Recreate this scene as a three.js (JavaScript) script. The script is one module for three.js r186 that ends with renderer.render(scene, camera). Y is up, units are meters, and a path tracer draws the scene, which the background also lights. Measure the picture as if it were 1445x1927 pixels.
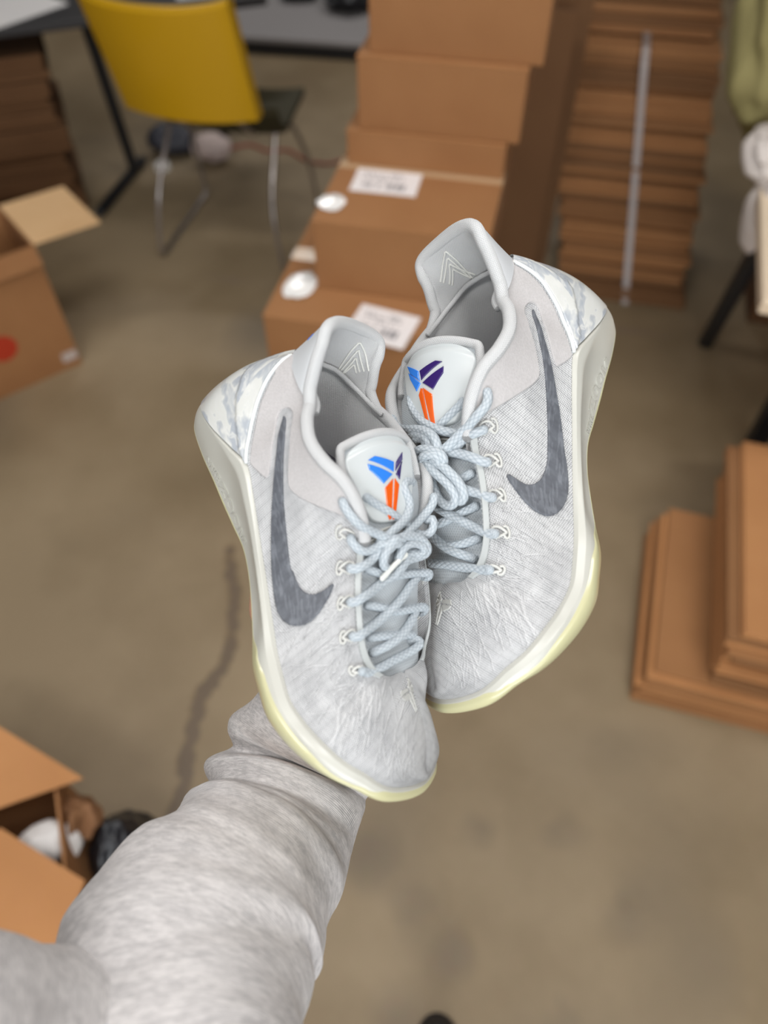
import * as THREE from 'three';
import { mergeGeometries, mergeVertices } from 'three/addons/utils/BufferGeometryUtils.js';
import { RoundedBoxGeometry } from 'three/addons/geometries/RoundedBoxGeometry.js';
import { MarchingCubes } from 'three/addons/objects/MarchingCubes.js';
import { RectAreaLightUniformsLib } from 'three/addons/lights/RectAreaLightUniformsLib.js';
import { FontLoader } from 'three/addons/loaders/FontLoader.js';
import { TextGeometry } from 'three/addons/geometries/TextGeometry.js';

// ---------------------------------------------------------------- camera, sky, lamps, exposure
const scene = new THREE.Scene();
scene.background = new THREE.Color(0.02, 0.02, 0.022);
const camera = new THREE.PerspectiveCamera(2 * Math.atan(963.5 / 1402) * 180 / Math.PI, 1, 0.02, 60);
camera.position.set(0, 1.7, 0);
camera.rotation.set(-52 * Math.PI / 180, 0, 0);
camera.focus = 0.475;
camera.userData.fStop = 3.3;
const renderer = new THREE.WebGLRenderer({ antialias: true });
renderer.toneMapping = THREE.LinearToneMapping;
renderer.toneMappingExposure = 1.0;
renderer.shadowMap.enabled = true;
RectAreaLightUniformsLib.init();
const FILL_WINDOW_POWER = 6.5, FILL_WINDOW_COLOR = new THREE.Color(0.93, 0.97, 1.0); // unseen window added behind the photographer as frontal fill light
const LAMPS = [[-0.95, 0.6], [0.85, 0.6], [-0.95, -1.1], [0.85, -1.1], [-0.95, -4.9], [0.85, -4.9]]; // x, z of the ceiling fittings
const LAMP_POWER = 20, LAMP_COLOR = new THREE.Color(1.0, 0.99, 0.98), CEIL = 3.1;

// ---------------------------------------------------------------- helpers
let seed = 7;
const rnd = () => { seed = (seed + 0x6d2b79f5) | 0; let t = Math.imul(seed ^ (seed >>> 15), 1 | seed); t = (t + Math.imul(t ^ (t >>> 7), 61 | t)) ^ t; return ((t ^ (t >>> 14)) >>> 0) / 4294967296; };
const between = (a, b) => a + (b - a) * rnd();
const used = {};
function numbered(name) { used[name] = (used[name] ?? -1) + 1; return used[name] ? name + '_' + String(used[name]).padStart(3, '0') : name; }
function thing(name, label, category, pos = [0, 0, 0], turn = 0, group) {
  const o = new THREE.Group(); o.name = numbered(name); o.position.set(...pos); o.rotation.y = turn;
  o.userData = { label, category }; if (group) o.userData.group = group; scene.add(o); return o;
}
function part(parent, name, geometry, material, label) {
  const m = new THREE.Mesh(geometry, material); m.name = name; m.castShadow = m.receiveShadow = true; if (label) m.userData.label = label; parent.add(m); return m;
}
function struct(name, geometry, material) { const m = part(scene, name, geometry, material); m.userData.kind = 'structure'; return m; }
function box(w, h, d, x = 0, y = 0, z = 0, r = 0) { // y is the bottom
  const g = r ? new RoundedBoxGeometry(w, h, d, 2, r) : new THREE.BoxGeometry(w, h, d); g.translate(x, y + h / 2, z);
  const p = g.attributes.position, n = g.attributes.normal, uv = g.attributes.uv;
  for (let i = 0; i < p.count; i++) { const a = [Math.abs(n.getX(i)), Math.abs(n.getY(i)), Math.abs(n.getZ(i))];
    if (a[1] >= a[0] && a[1] >= a[2]) uv.setXY(i, p.getX(i), p.getZ(i)); else if (a[0] > a[2]) uv.setXY(i, p.getZ(i), p.getY(i)); else uv.setXY(i, p.getX(i), p.getY(i)); }
  return g;
}
function grid(fn, nu, nv, uvf = (u, v) => [u, v]) {
  const P = [], U = [], I = [];
  for (let i = 0; i <= nu; i++) for (let j = 0; j <= nv; j++) { P.push(...fn(i / nu, j / nv)); U.push(...uvf(i / nu, j / nv)); }
  for (let i = 0; i < nu; i++) for (let j = 0; j < nv; j++) { const a = i * (nv + 1) + j, b = a + nv + 1; I.push(a, b, b + 1, a, b + 1, a + 1); }
  const g = new THREE.BufferGeometry(); g.setAttribute('position', new THREE.Float32BufferAttribute(P, 3)); g.setAttribute('uv', new THREE.Float32BufferAttribute(U, 2)); g.setIndex(I); g.computeVertexNormals(); return g;
}
function flip(g) { const i = g.index.array; for (let k = 0; k < i.length; k += 3) { const t = i[k + 1]; i[k + 1] = i[k + 2]; i[k + 2] = t; } g.computeVertexNormals(); return g; }
function facing(g, ref) { // wind a surface so that it faces away from the point ref
  const p = g.attributes.position, n = g.attributes.normal; let s = 0;
  for (let i = 0; i < p.count; i++) s += n.getX(i) * (p.getX(i) - ref[0]) + n.getY(i) * (p.getY(i) - ref[1]) + n.getZ(i) * (p.getZ(i) - ref[2]);
  return s < 0 ? flip(g) : g;
}
function tube(points, r, { closed = false, rad = 10, step = 1.2, metric = false } = {}) {
  const c = new THREE.CatmullRomCurve3(points.map((p) => new THREE.Vector3(...p)), closed, 'centripetal'), len = c.getLength(), n = Math.max(6, Math.ceil(len / step));
  const g = new THREE.TubeGeometry(c, n, r, rad, closed), uv = g.attributes.uv;
  for (let i = 0; i < uv.count; i++) metric ? uv.setXY(i, uv.getX(i) * len * 0.001, uv.getY(i) * 2 * Math.PI * r * 0.001) : uv.setXY(i, (uv.getX(i) * len) / (2 * Math.PI * r), uv.getY(i));
  if (closed) return g;
  const out = [g];
  for (const t of [0, 1]) { const s = new THREE.SphereGeometry(r * 0.995, rad, 6); const q = c.getPoint(t); s.translate(q.x, q.y, q.z); out.push(s); }
  return mergeGeometries(out);
}
function bar(a, b, r, rad = 10) { return tube([a, a.map((x, i) => (x + b[i]) / 2), b], r, { rad, step: 1 }); }
function transform(g, f) { const p = g.attributes.position; for (let i = 0; i < p.count; i++) { const q = f([p.getX(i), p.getY(i), p.getZ(i)]); p.setXYZ(i, ...q); } g.computeVertexNormals(); return g; }

// ---------------------------------------------------------------- textures
const hash = (x, y, s) => { let h = Math.imul(x | 0, 374761393) + Math.imul(y | 0, 668265263) + Math.imul(s | 0, 2147483647 ^ 0x5bd1e995); h = Math.imul(h ^ (h >>> 13), 1274126177); return ((h ^ (h >>> 16)) >>> 0) / 4294967296; };
function vnoise(x, y, s, per = 0) { // value noise, periodic if per is given
  const x0 = Math.floor(x), y0 = Math.floor(y), u = x - x0, v = y - y0, a = u * u * (3 - 2 * u), b = v * v * (3 - 2 * v), w = (i, j) => (per ? hash(((i % per) + per) % per, ((j % per) + per) % per, s) : hash(i, j, s));
  const p = w(x0, y0) + (w(x0 + 1, y0) - w(x0, y0)) * a, q = w(x0, y0 + 1) + (w(x0 + 1, y0 + 1) - w(x0, y0 + 1)) * a; return p + (q - p) * b;
}
function fbm(x, y, o, s, per = 0) { let t = 0, a = 0.5, n = 0; for (let i = 0; i < o; i++) { t += a * vnoise(x, y, s + i * 17, per); n += a; a /= 2; x *= 2; y *= 2; per *= 2; } return t / n; }
function texture(w, h, f, color = true, repeat = true) { // f(x, y) in 0..1 returns a grey or a linear rgb
  const d = new Uint8Array(w * h * 4), enc = (c) => (color ? (c <= 0.0031308 ? 12.92 * c : 1.055 * Math.pow(c, 1 / 2.4) - 0.055) : c);
  for (let j = 0; j < h; j++) for (let i = 0; i < w; i++) { const c = f(i / w, j / h, i, j), o = (j * w + i) * 4; for (let k = 0; k < 3; k++) d[o + k] = Math.max(0, Math.min(255, Math.round(255 * enc(Array.isArray(c) ? c[k] : c)))); d[o + 3] = 255; }
  const t = new THREE.DataTexture(d, w, h); t.magFilter = THREE.LinearFilter; t.minFilter = THREE.LinearMipmapLinearFilter; t.generateMipmaps = true; if (repeat) t.wrapS = t.wrapT = THREE.RepeatWrapping;
  if (color) t.colorSpace = THREE.SRGBColorSpace; t.needsUpdate = true; return t;
}
const sized = (t, metres) => { const c = t.clone(); c.repeat.set(1 / metres, 1 / metres); c.needsUpdate = true; return c; };
const mix3 = (a, b, k) => a.map((x, i) => x + (b[i] - x) * Math.max(0, Math.min(1, k)));
const M = (o) => new THREE.MeshPhysicalMaterial({ side: THREE.DoubleSide, roughness: 0.7, ...o });
const rgb = (r, g, b) => new THREE.Color().setRGB(r, g, b);

const cardTex = texture(512, 512, (x, y) => { const n = fbm(x * 6, y * 6, 4, 3, 6), f = vnoise(x * 128, y * 8, 5, 128) * 0.05; return mix3([0.27, 0.117, 0.04], [0.325, 0.15, 0.055], n + f); });
const cardMat = M({ map: sized(cardTex, 0.7), roughness: 0.82 });
const cardShaded = M({ map: sized(cardTex, 0.7), color: rgb(0.42, 0.42, 0.42), roughness: 0.9 });  // same cardboard with its colour darkened to stand in for shade
const paleTex = texture(256, 256, (x, y) => mix3([0.66, 0.41, 0.2], [0.74, 0.48, 0.25], fbm(x * 6, y * 6, 4, 8, 6)));
const cardPale = M({ map: sized(paleTex, 0.7), roughness: 0.85 });
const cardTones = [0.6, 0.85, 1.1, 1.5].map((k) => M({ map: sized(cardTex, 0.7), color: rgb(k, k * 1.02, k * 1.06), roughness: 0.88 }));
const tapeMat = M({ color: rgb(0.5, 0.34, 0.2), roughness: 0.16, clearcoat: 0.6, clearcoatRoughness: 0.1 });
const paper = M({ color: rgb(0.8, 0.77, 0.75), roughness: 0.65 });
const black = M({ color: rgb(0.012, 0.012, 0.014), roughness: 0.45 });
const blackTop = M({ color: rgb(0.022, 0.02, 0.021), roughness: 0.5 });
const greyMat = M({ color: rgb(0.3, 0.28, 0.275), roughness: 0.55 });
const yellow = M({ color: rgb(0.5, 0.275, 0.003), roughness: 0.42, clearcoat: 0.15 });
const oliveSeat = M({ color: rgb(0.035, 0.028, 0.008), roughness: 0.7 });
const steel = M({ color: rgb(0.42, 0.38, 0.36), roughness: 0.3, metalness: 0.85 });
const whitePlastic = M({ color: rgb(0.75, 0.72, 0.68), roughness: 0.5 });
// ---------------------------------------------------------------- the room
const floorTex = texture(2048, 2048, (x, y) => {
  const X = x * 10 - 4.5, Z = y * 10 - 7.5, n = fbm(X * 1.1 + 9, Z * 1.1, 5, 21), m = fbm(X * 5, Z * 5, 4, 40), s = fbm(X * 2.3 + 40, Z * 2.3, 3, 77), g = vnoise(X * 60, Z * 60, 5);
  let c = mix3([0.2, 0.142, 0.076], [0.32, 0.24, 0.145], n * 1.5 + m * 0.9 - 0.75 + g * 0.08);
  c = mix3(c, [0.15, 0.115, 0.075], Math.max(0, s - 0.58) * 2.4);
  return c;
}, true, false);
{ // a wandering crack, a pale filled joint and a few stains that belong to the slab
  const w = 2048, d = floorTex.image.data, dab = (X, Z, r, c, k) => { const cx = ((X + 4.5) / 10) * w, cy = ((Z + 7.5) / 10) * w, R = (r / 10) * w; for (let j = Math.floor(cy - R); j <= cy + R; j++) for (let i = Math.floor(cx - R); i <= cx + R; i++) { const q = Math.hypot(i - cx, j - cy) / R; if (q < 1 && i >= 0 && j >= 0 && i < w && j < w) { const o = (j * w + i) * 4, a = k * (1 - q * q); for (let n = 0; n < 3; n++) d[o + n] += (c[n] - d[o + n]) * a; } } };
  const line = (pts, r, c, k, wob) => pts.slice(1).forEach((p, i) => { const a = pts[i]; for (let t = 0; t < 1; t += 0.004) dab(a[0] + (p[0] - a[0]) * t + (vnoise(t * 9, i, 3) - 0.5) * wob, a[1] + (p[1] - a[1]) * t + (vnoise(t * 9, i, 8) - 0.5) * wob, r, c, k); });
  line([[-0.47, -0.4], [-0.455, -0.56], [-0.459, -0.643], [-0.448, -0.761], [-0.412, -0.824], [-0.388, -0.897], [-0.4, -1.047], [-0.43, -1.2]], 0.016, [108, 92, 74], 0.012, 0.02);
  line([[-2.3, -2.95], [-1.159, -2.602], [-0.802, -2.5], [-0.49, -2.43], [0.3, -2.3], [0.819, -2.17], [1.6, -2.02]], 0.05, [160, 142, 122], 0.04, 0.03);
  for (const [x, z, r] of [[0.123, -0.214, 0.09], [0.06, -0.3, 0.07], [0.378, -0.454, 0.05], [0.2, -0.45, 0.05], [-0.05, -0.42, 0.08], [0.02, -0.12, 0.08], [0.5, -0.3, 0.06], [0.33, -0.12, 0.03]]) for (let k = 0; k < 5; k++) dab(x + between(-0.03, 0.03), z + between(-0.03, 0.03), r * between(0.4, 1), [92, 80, 66], 0.1);
}
const floorMat = M({ map: floorTex, roughness: 0.55 });
const slabUV = (g, f) => { const p = g.attributes.position, u = g.attributes.uv; for (let i = 0; i < p.count; i++) u.setXY(i, ...f(p.getX(i), p.getY(i), p.getZ(i))); return g; };
struct('floor', slabUV(box(10, 0.1, 10, 0.5, -0.1, -2.5), (x, y, z) => [(x + 4.5) / 10, (z + 7.5) / 10]), floorMat);
const wallMat = M({ color: rgb(0.2, 0.19, 0.18), roughness: 0.9 }), ceilMat = M({ color: rgb(0.22, 0.215, 0.21), roughness: 0.95 });
struct('ceiling', box(10, 0.1, 10, 0.5, CEIL, -2.5), ceilMat);
struct('wall_left', box(0.1, CEIL, 10, -4.55, 0, -2.5), wallMat);
struct('wall_right', box(0.1, CEIL, 10, 5.55, 0, -2.5), wallMat);
struct('wall_back', box(10.2, CEIL, 0.1, 0.5, 0, -7.55), wallMat);
{ const w = 2.6, h = 1.5, x0 = 0.1, y0 = 0.9, L = x0 - w / 2, Rr = x0 + w / 2; // the wall behind the photographer, open for an added glowing window
  struct('wall_front', mergeGeometries([box(L + 4.6, CEIL, 0.1, (L - 4.6) / 2, 0, 2.55), box(5.6 - Rr, CEIL, 0.1, (Rr + 5.6) / 2, 0, 2.55), box(w, y0, 0.1, x0, 0, 2.55), box(w, CEIL - y0 - h, 0.1, x0, y0 + h, 2.55)]), wallMat);
  const win = new THREE.Group(); win.name = 'fill_window_1'; win.position.set(x0, y0 + h / 2, 2.53); win.userData.kind = 'structure'; scene.add(win);
  part(win, 'pane', box(w, h, 0.012, 0, -h / 2, 0), M({ color: rgb(0.85, 0.87, 0.88), emissive: FILL_WINDOW_COLOR, emissiveIntensity: 1.0, roughness: 0.6 }), 'glowing frosted pane added to fill light from the front');
  for (const s of [-1, 1]) { part(win, 'frame', box(0.05, h, 0.08, s * (w / 2 - 0.025), -h / 2, -0.01), whitePlastic); part(win, 'frame', box(w, 0.05, 0.08, 0, s > 0 ? h / 2 - 0.05 : -h / 2, -0.01), whitePlastic); }
  const l = new THREE.RectAreaLight(FILL_WINDOW_COLOR, FILL_WINDOW_POWER, w - 0.12, h - 0.12); l.name = 'fill_window_light'; l.position.set(0, 0, -0.012); win.add(l);
}
for (const [x, z] of LAMPS) {
  const t = thing('ceiling_light', 'long white ceiling fitting ' + (z > 0 ? 'behind the photographer' : z > -2 ? 'above the sneakers' : 'at the far end over the platform') + ', ' + (x < 0 ? 'left' : 'right') + ' of its pair', 'light', [x, CEIL, z], 0, 'ceiling fittings in pairs');
  part(t, 'housing', box(1.3, 0.05, 0.34, 0, -0.05, 0, 0.01), M({ color: rgb(0.8, 0.8, 0.8), roughness: 0.5 }));
  const glow = M({ color: rgb(0.9, 0.9, 0.9), emissive: LAMP_COLOR, emissiveIntensity: 1.0 });
  part(t, 'diffuser', box(1.22, 0.012, 0.28, 0, -0.062, 0), glow);
  const l = new THREE.RectAreaLight(LAMP_COLOR, LAMP_POWER, 1.2, 0.27); l.name = 'lamp_light'; l.position.set(0, -0.068, 0); l.rotation.x = -Math.PI / 2; t.add(l);
}

// ---------------------------------------------------------------- cartons
const YAW = -0.2147, CW = [Math.cos(YAW), 0, -Math.sin(YAW)], CD = [-Math.sin(YAW), 0, -Math.cos(YAW)]; // the packing room's own axes
const along = (p, w, d, y = 0) => [p[0] + CW[0] * w + CD[0] * d, p[1] + y, p[2] + CW[2] * w + CD[2] * d];
function carton(label, fl, w, h, d, mat = cardMat, group) { // fl: the front left bottom corner
  const t = thing('cardboard_box', label, 'box', along(fl, w / 2, d / 2), YAW, group);
  part(t, 'body', box(w, h - 0.004, d, 0, 0, 0, 0.003), mat);
  for (const s of [-1, 1]) part(t, 'top_flap', box(w + 0.001, 0.004, d / 2 - 0.001, 0, h - 0.004, s * (d / 4 + 0.0005)), mat);
  part(t, 'packing_tape', mergeGeometries([box(w + 0.002, 0.0006, 0.05, 0, h, 0), box(0.0006, 0.06, 0.05, w / 2 + 0.0007, h - 0.06, 0), box(0.0006, 0.06, 0.05, -w / 2 - 0.0007, h - 0.06, 0)]), tapeMat, 'glossy packing tape over the seam');
  return t;
}
carton('tall cardboard carton at the foot of the box tower, mostly hidden behind the sneakers', [-0.255, 0, -1.372], 0.37, 0.4985, 0.5);
carton('lowest visible step of the box tower, cardboard box jutting furthest forward under a white label', [-0.27, 0.499, -1.362], 0.38, 0.1655, 0.5);
carton('cardboard box second step up the tower, white shipping label on its lid', [-0.155, 0.665, -1.467], 0.38, 0.1655, 0.52);
carton('thin flat cardboard box between the labelled box and two taller ones', [-0.085, 0.831, -1.712], 0.362, 0.0755, 0.33);
carton('second cardboard box from the top of the tower, plain front', [-0.058, 0.907, -1.721], 0.362, 0.1495, 0.33);
carton('topmost cardboard box of the tower, cut by the top edge of the frame', [-0.032, 1.057, -1.74], 0.367, 0.18, 0.33);
const printTex = texture(128, 96, (x, y) => { const bars = y > 0.55 && y < 0.8 && x > 0.15 && x < 0.8 && hash(Math.floor(x * 60), 1, 4) > 0.5, text = y > 0.12 && y < 0.45 && x > 0.1 && x < 0.75 && Math.floor(y * 18) % 2 && hash(Math.floor(x * 50), Math.floor(y * 18), 9) > 0.45; return bars || text ? [0.25, 0.24, 0.25] : [0.8, 0.75, 0.74]; });
const labelMat = M({ map: printTex, roughness: 0.6 });
function sticker(name, label, x, y, z, w, d, turn) { const g = box(w, 0.0005, d, 0, 0, 0); slabUV(g, (a, b, c) => [a / w + 0.5, c / d + 0.5]); const m = part(scene, name, g, labelMat); m.name = numbered(name); m.position.set(x, y, z); m.rotation.y = turn; m.userData = { label, category: 'label' }; }
sticker('shipping_label', 'white shipping label with blurred print on the upper labelled box of the tower', 0.005, 0.8312, -1.625, 0.15, 0.1, -0.2);
sticker('shipping_label', 'white shipping label on the lowest visible box, half behind the left sneaker', -0.004, 0.6652, -1.325, 0.14, 0.115, -0.38);
function crumple(r, s, sx, sy, sz, k = 0.35) { const g = mergeVertices(new THREE.IcosahedronGeometry(1, 12)); return transform(g, ([x, y, z]) => { const q = 1 + k * (fbm(x * 1.7 + s, y * 1.7 + z * 1.3 + 5, 4, s) - 0.5) * 2; return [x * q * r * sx, y * q * r * sy, z * q * r * sz]; }); }
function lump(name, label, cat, pos, geo, mat, turn = 0) { const m = part(scene, numbered(name), geo, mat, label); m.position.set(...pos); m.rotation.y = turn; m.userData = { label, category: cat }; return m; }
const glareFilm = M({ color: rgb(0.85, 0.83, 0.8), roughness: 0.18, clearcoat: 1 });  // white base colour stands in for lamp glare on the tape
lump('tape_strip', 'shiny tape tab with lamp glare in its white colour at left edge of upper labelled box', 'tape', [-0.115, 0.834, -1.535], crumple(0.03, 3, 1, 0.12, 1.1), glareFilm, 0.3);
lump('tape_strip', 'shiny tape tab with lamp glare in its white colour at left edge of lowest visible box', 'tape', [-0.19, 0.669, -1.47], crumple(0.04, 8, 0.9, 0.14, 1.3), glareFilm, -0.3);

// a carton with its lid open: four walls, a bottom and flaps
function openBox(label, pos, turn, w, h, d, flaps, mat = cardMat) {
  const t = thing('open_cardboard_box', label, 'box', pos, turn), k = 0.005;
  part(t, 'side_panel', box(w, h, k, 0, 0, d / 2 - k / 2), mat); part(t, 'side_panel', box(w, h, k, 0, 0, -d / 2 + k / 2), mat);
  part(t, 'side_panel', box(k, h, d - 2 * k, w / 2 - k / 2, 0, 0), mat); part(t, 'side_panel', box(k, h, d - 2 * k, -w / 2 + k / 2, 0, 0), mat);
  part(t, 'bottom_panel', box(w - 2 * k, k, d - 2 * k, 0, 0.001, 0), mat);
  for (const [side, len, tilt, m2, wide, shift] of flaps) { // tilt: degrees above the horizontal
    const across = wide ?? (side === 'x+' || side === 'x-' ? d : w), g = box(len, k, across, len / 2, 0, shift ?? 0), a = (tilt * Math.PI) / 180; g.rotateZ(a);
    g.translate(side[0] === 'x' ? w / 2 : d / 2, h, 0); g.rotateY({ 'x+': 0, 'x-': Math.PI, 'z+': -Math.PI / 2, 'z-': Math.PI / 2 }[side]);
    part(t, 'flap', g, m2 ?? mat);
  }
  return t;
}
const lb = openBox('open cardboard box at the left edge with one pale flap folded out', [-1.26, 0, -1.97], 0.675, 0.36, 0.45, 0.27, [['x+', 0.21, -2, cardPale], ['z+', 0.06, -75], ['x-', 0.2, -30]]);
{ const c = Math.cos(0.675), s = Math.sin(0.675), on = (x, y, z) => [-1.26 + c * x + s * z, y, -1.97 - s * x + c * z];
  const red = part(scene, numbered('red_sticker'), new THREE.CylinderGeometry(0.045, 0.045, 0.001, 24).rotateX(Math.PI / 2), M({ color: rgb(0.4, 0.03, 0.008), roughness: 0.5 })); red.position.set(...on(-0.03, 0.17, 0.136)); red.rotation.y = 0.675; red.userData = { label: 'red print mark on the shaded front of the left open box', category: 'sticker' };
  const tp = part(scene, numbered('tape_piece'), box(0.05, 0.035, 0.0008), M({ color: rgb(0.5, 0.42, 0.38), roughness: 0.25 })); tp.position.set(...on(0.15, 0.03, 0.136)); tp.rotation.y = 0.675; tp.userData = { label: 'small pale tape piece low on the corner of the left open box', category: 'tape' }; }
{ const t = openBox('open cardboard box in the lower left corner, wide flaps folded out and packing inside', [-0.755, 0, -0.27], 0.37, 0.46, 0.39, 0.2, []);
  const c = Math.cos(0.37), s = Math.sin(0.37), local = ([x, z]) => { const a = x + 0.755, b = z + 0.27; return [c * a - s * b, s * a + c * b]; };
  const flap = (pts, y) => { const sh = new THREE.Shape(pts.map((p) => { const q = local(p); return new THREE.Vector2(q[0], -q[1]); })), g = new THREE.ExtrudeGeometry(sh, { depth: 0.004, bevelEnabled: false }); g.rotateX(-Math.PI / 2); g.translate(0, y, 0); part(t, 'flap', g, cardTones[3]); };
  flap([[-0.52, -0.43], [-0.69, -0.52], [-0.93, -0.64], [-0.97, -0.27], [-0.65, -0.38]], 0.4);
  flap([[-0.64, -0.35], [-0.48, -0.27], [-0.49, -0.17], [-0.55, 0.1], [-0.82, 0.1], [-0.74, -0.26]], 0.392);
  lump('paper_wad', 'white paper wad poking out of the lower left open box', 'paper', [-0.578, 0.33, -0.338], crumple(0.05, 12, 1.1, 0.9, 0.8, 0.2), paper, 0.4);
  lump('kraft_paper', 'crumpled brown kraft paper in the lower left open box', 'paper', [-0.535, 0.335, -0.385], crumple(0.036, 15, 1, 1, 1, 0.6), M({ color: rgb(0.2, 0.09, 0.035), roughness: 0.8 }));
  lump('black_bag', 'black plastic bag standing beside the lower left open box, next to the sleeve', 'bag', [-0.475, 0.17, -0.35], crumple(0.15, 19, 0.42, 1.0, 0.5, 0.3), M({ color: rgb(0.012, 0.012, 0.015), roughness: 0.35 }));
}

// ---------------------------------------------------------------- flattened cartons
const ORD = ['lowest', 'second', 'third', 'fourth', 'fifth', 'sixth', 'seventh', 'eighth', 'ninth', 'tenth', 'eleventh', 'twelfth'];
function flatPile(label, n, at, w, d, th, turn, group, mats, jitter, sheets = 3) { // at(k): the middle of layer k
  for (let k = 0; k < n; k++) {
    const [x, y, z, ww = w] = at(k), t = thing('flattened_carton_bundle', n > 1 ? label.replace('#', ORD[k]) : label, 'cardboard', [x, y, z], turn + between(-0.02, 0.02) * jitter, group);
    for (let s = 0; s < sheets; s++) part(t, 'sheet', box(ww * between(0.97, 1), (th / sheets) * 0.86, d, between(-1, 1) * 0.012 * jitter, (th / sheets) * s, between(-1, 1) * 0.012 * jitter, 0.002), mats[Math.floor(rnd() * mats.length)]);
  }
}
flatPile('flattened cartons in the strapped stack right of the box tower, # bundle from the floor', 12, (k) => { const f = k / 11, w = 0.44 + 0.09 * f, p = along([1.09 - 0.01 * f, k * 0.0605, -2.27 - 0.33 * f], -w / 2, 0.2); return [p[0], p[1], p[2], w]; }, 0.5, 0.4, 0.06, YAW, 'bundles under the white strap', cardTones.slice(0, 3), 1.0, 3);
{ // the strap over that stack
  const pts = []; for (let k = 0; k <= 12; k++) { const f = k / 12, w = 0.44 + 0.09 * f, p = along([1.09 - 0.01 * f, 0.004 + k * 0.0605, -2.27 - 0.33 * f], -w * 0.46, -0.016); pts.push(p); }
  const last = along(pts[12], 0, 0.03, 0.012); pts[12][1] += 0.006; const all = [...pts, last, along(last, 0, 0.3, 0)];
  const c = new THREE.CatmullRomCurve3(all.map((p) => new THREE.Vector3(...p)), false, 'centripetal');
  const g = grid((u, v) => { const p = c.getPoint(u); return [p.x + CW[0] * (v - 0.5) * 0.022, p.y, p.z + CW[2] * (v - 0.5) * 0.022]; }, 80, 2);
  const m = part(scene, 'packing_strap', g, M({ color: rgb(0.3, 0.25, 0.23), roughness: 0.4 })); m.userData = { label: 'white plastic strap running down the tall stack of flattened cartons', category: 'strap' };
}
flatPile('unstrapped flattened cartons set back on top of the strapped stack, # bundle up', 4, (k) => along([1.09 - 0.004 * k, 0.7335 + k * 0.092, -2.68 - 0.01 * k], -0.28, 0.17), 0.54, 0.3, 0.09, YAW, 'bundles on top of the strapped stack', cardTones.slice(0, 2), 1.0, 3);
for (const [i, [x, z, tilt]] of [[0, [0.40, -2.42, 0.1]], [1, [0.47, -2.55, 0.06]]]) {  // uprights added in the shaded gap, the shade put into their colour
  const t = thing('flattened_carton', ['flattened carton with shade in its colour, standing upright just right of the box tower', 'flattened carton with shade in its colour, leaning behind the other upright one by the tower'][i], 'cardboard', [x, 0, z], YAW);
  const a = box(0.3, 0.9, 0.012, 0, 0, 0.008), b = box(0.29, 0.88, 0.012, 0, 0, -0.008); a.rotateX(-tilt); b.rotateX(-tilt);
  part(t, 'front_sheet', a, cardShaded); part(t, 'rear_sheet', b, cardShaded);
}
// the pile on the right: broad low sheets, then a higher bundle
const PY = -0.29;
flatPile('broad flattened carton low in the right edge pile, # from the floor', 5, (k) => [1.06 + 0.012 * (k % 2) + k * 0.006, k * 0.0245, -0.885], 0.84, 0.5, 0.024, PY, 'low sheets of the right pile', [cardTones[2], cardTones[3]], 0.8, 2);
flatPile('flattened carton in the narrower upper part of the right pile, # of that part', 6, (k) => [1.19 + 0.012 * Math.sin(k * 2.1), 0.1235 + k * 0.0285, -0.92 + 0.008 * Math.cos(k * 3)], 0.78, 0.58, 0.028, PY, 'upper sheets of the right pile', [cardTones[1], cardTones[2], cardTones[3]], 1.0, 2);
flatPile('topmost flattened carton of the right pile, lit pale brown with a white label', 1, () => [1.2, 0.2955, -0.93], 0.78, 0.58, 0.016, PY, undefined, [cardTones[3]], 0.2, 2);
sticker('shipping_label', 'white label on the topmost carton of the right pile, cut by the frame edge', 0.88, 0.312, -0.74, 0.1, 0.08, 0.5);

// ---------------------------------------------------------------- desk, chair and what lies there
const DT = 0.33, DC = [-1.02, 0, -3.26];
{ const t = thing('desk', 'black desk at upper left with angled black legs, mostly out of frame', 'desk', DC, DT);
  part(t, 'desk_top', box(1.35, 0.03, 0.6, -0.15, 0.69, 0, 0.004), blackTop);
  const inv = ([x, y, z]) => { const c = Math.cos(DT), s = Math.sin(DT), a = x - DC[0], b = z - DC[2]; return [c * a - s * b, y, s * a + c * b]; };
  for (const [tx, bx] of [[0, 0], [-0.75, -0.75]]) { const m = (p) => { const q = inv(p); q[0] += tx; return q; };
    part(t, 'leg', bar(m([-1.072, 0.69, -3.03]), m([-1.11, 0.03, -3.24]), 0.022), black); part(t, 'foot', bar(m([-1.095, 0.022, -3.33]), m([-1.185, 0.022, -2.9]), 0.021), black); }
  part(t, 'leg', bar([0.36, 0.69, -0.25], [0.36, 0.0, -0.26], 0.02), black);
  const c = Math.cos(DT), s = Math.sin(DT), on = (x, z) => [DC[0] + c * x + s * z, 0.7205, DC[2] - s * x + c * z];
  const sheet = (n, lab, x, z, w, d, r) => { const m = part(scene, numbered(n), box(w, 0.002, d), paper); m.position.set(...on(x, z)); m.rotation.y = r; m.userData = { label: lab, category: 'paper' }; };
  sheet('paper_sheet', 'bright white paper sheet on the black desk in the top left corner', -0.36, 0.12, 0.3, 0.26, 0.9);
  sheet('paper_sheet', 'grey white paper on the desk just behind the yellow chair top', 0.36, 0.14, 0.3, 0.2, 0.33);
}
flatPile('flattened cartons with shade in their colour under the black desk, # bundle from the floor', 7, (k) => [-1.66 + between(-0.015, 0.015), k * 0.087, -3.05], 0.72, 0.46, 0.085, DT, 'bundles under the desk', [cardShaded], 1, 3);  // darkened cardboard carries the shade beneath the desk
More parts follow.
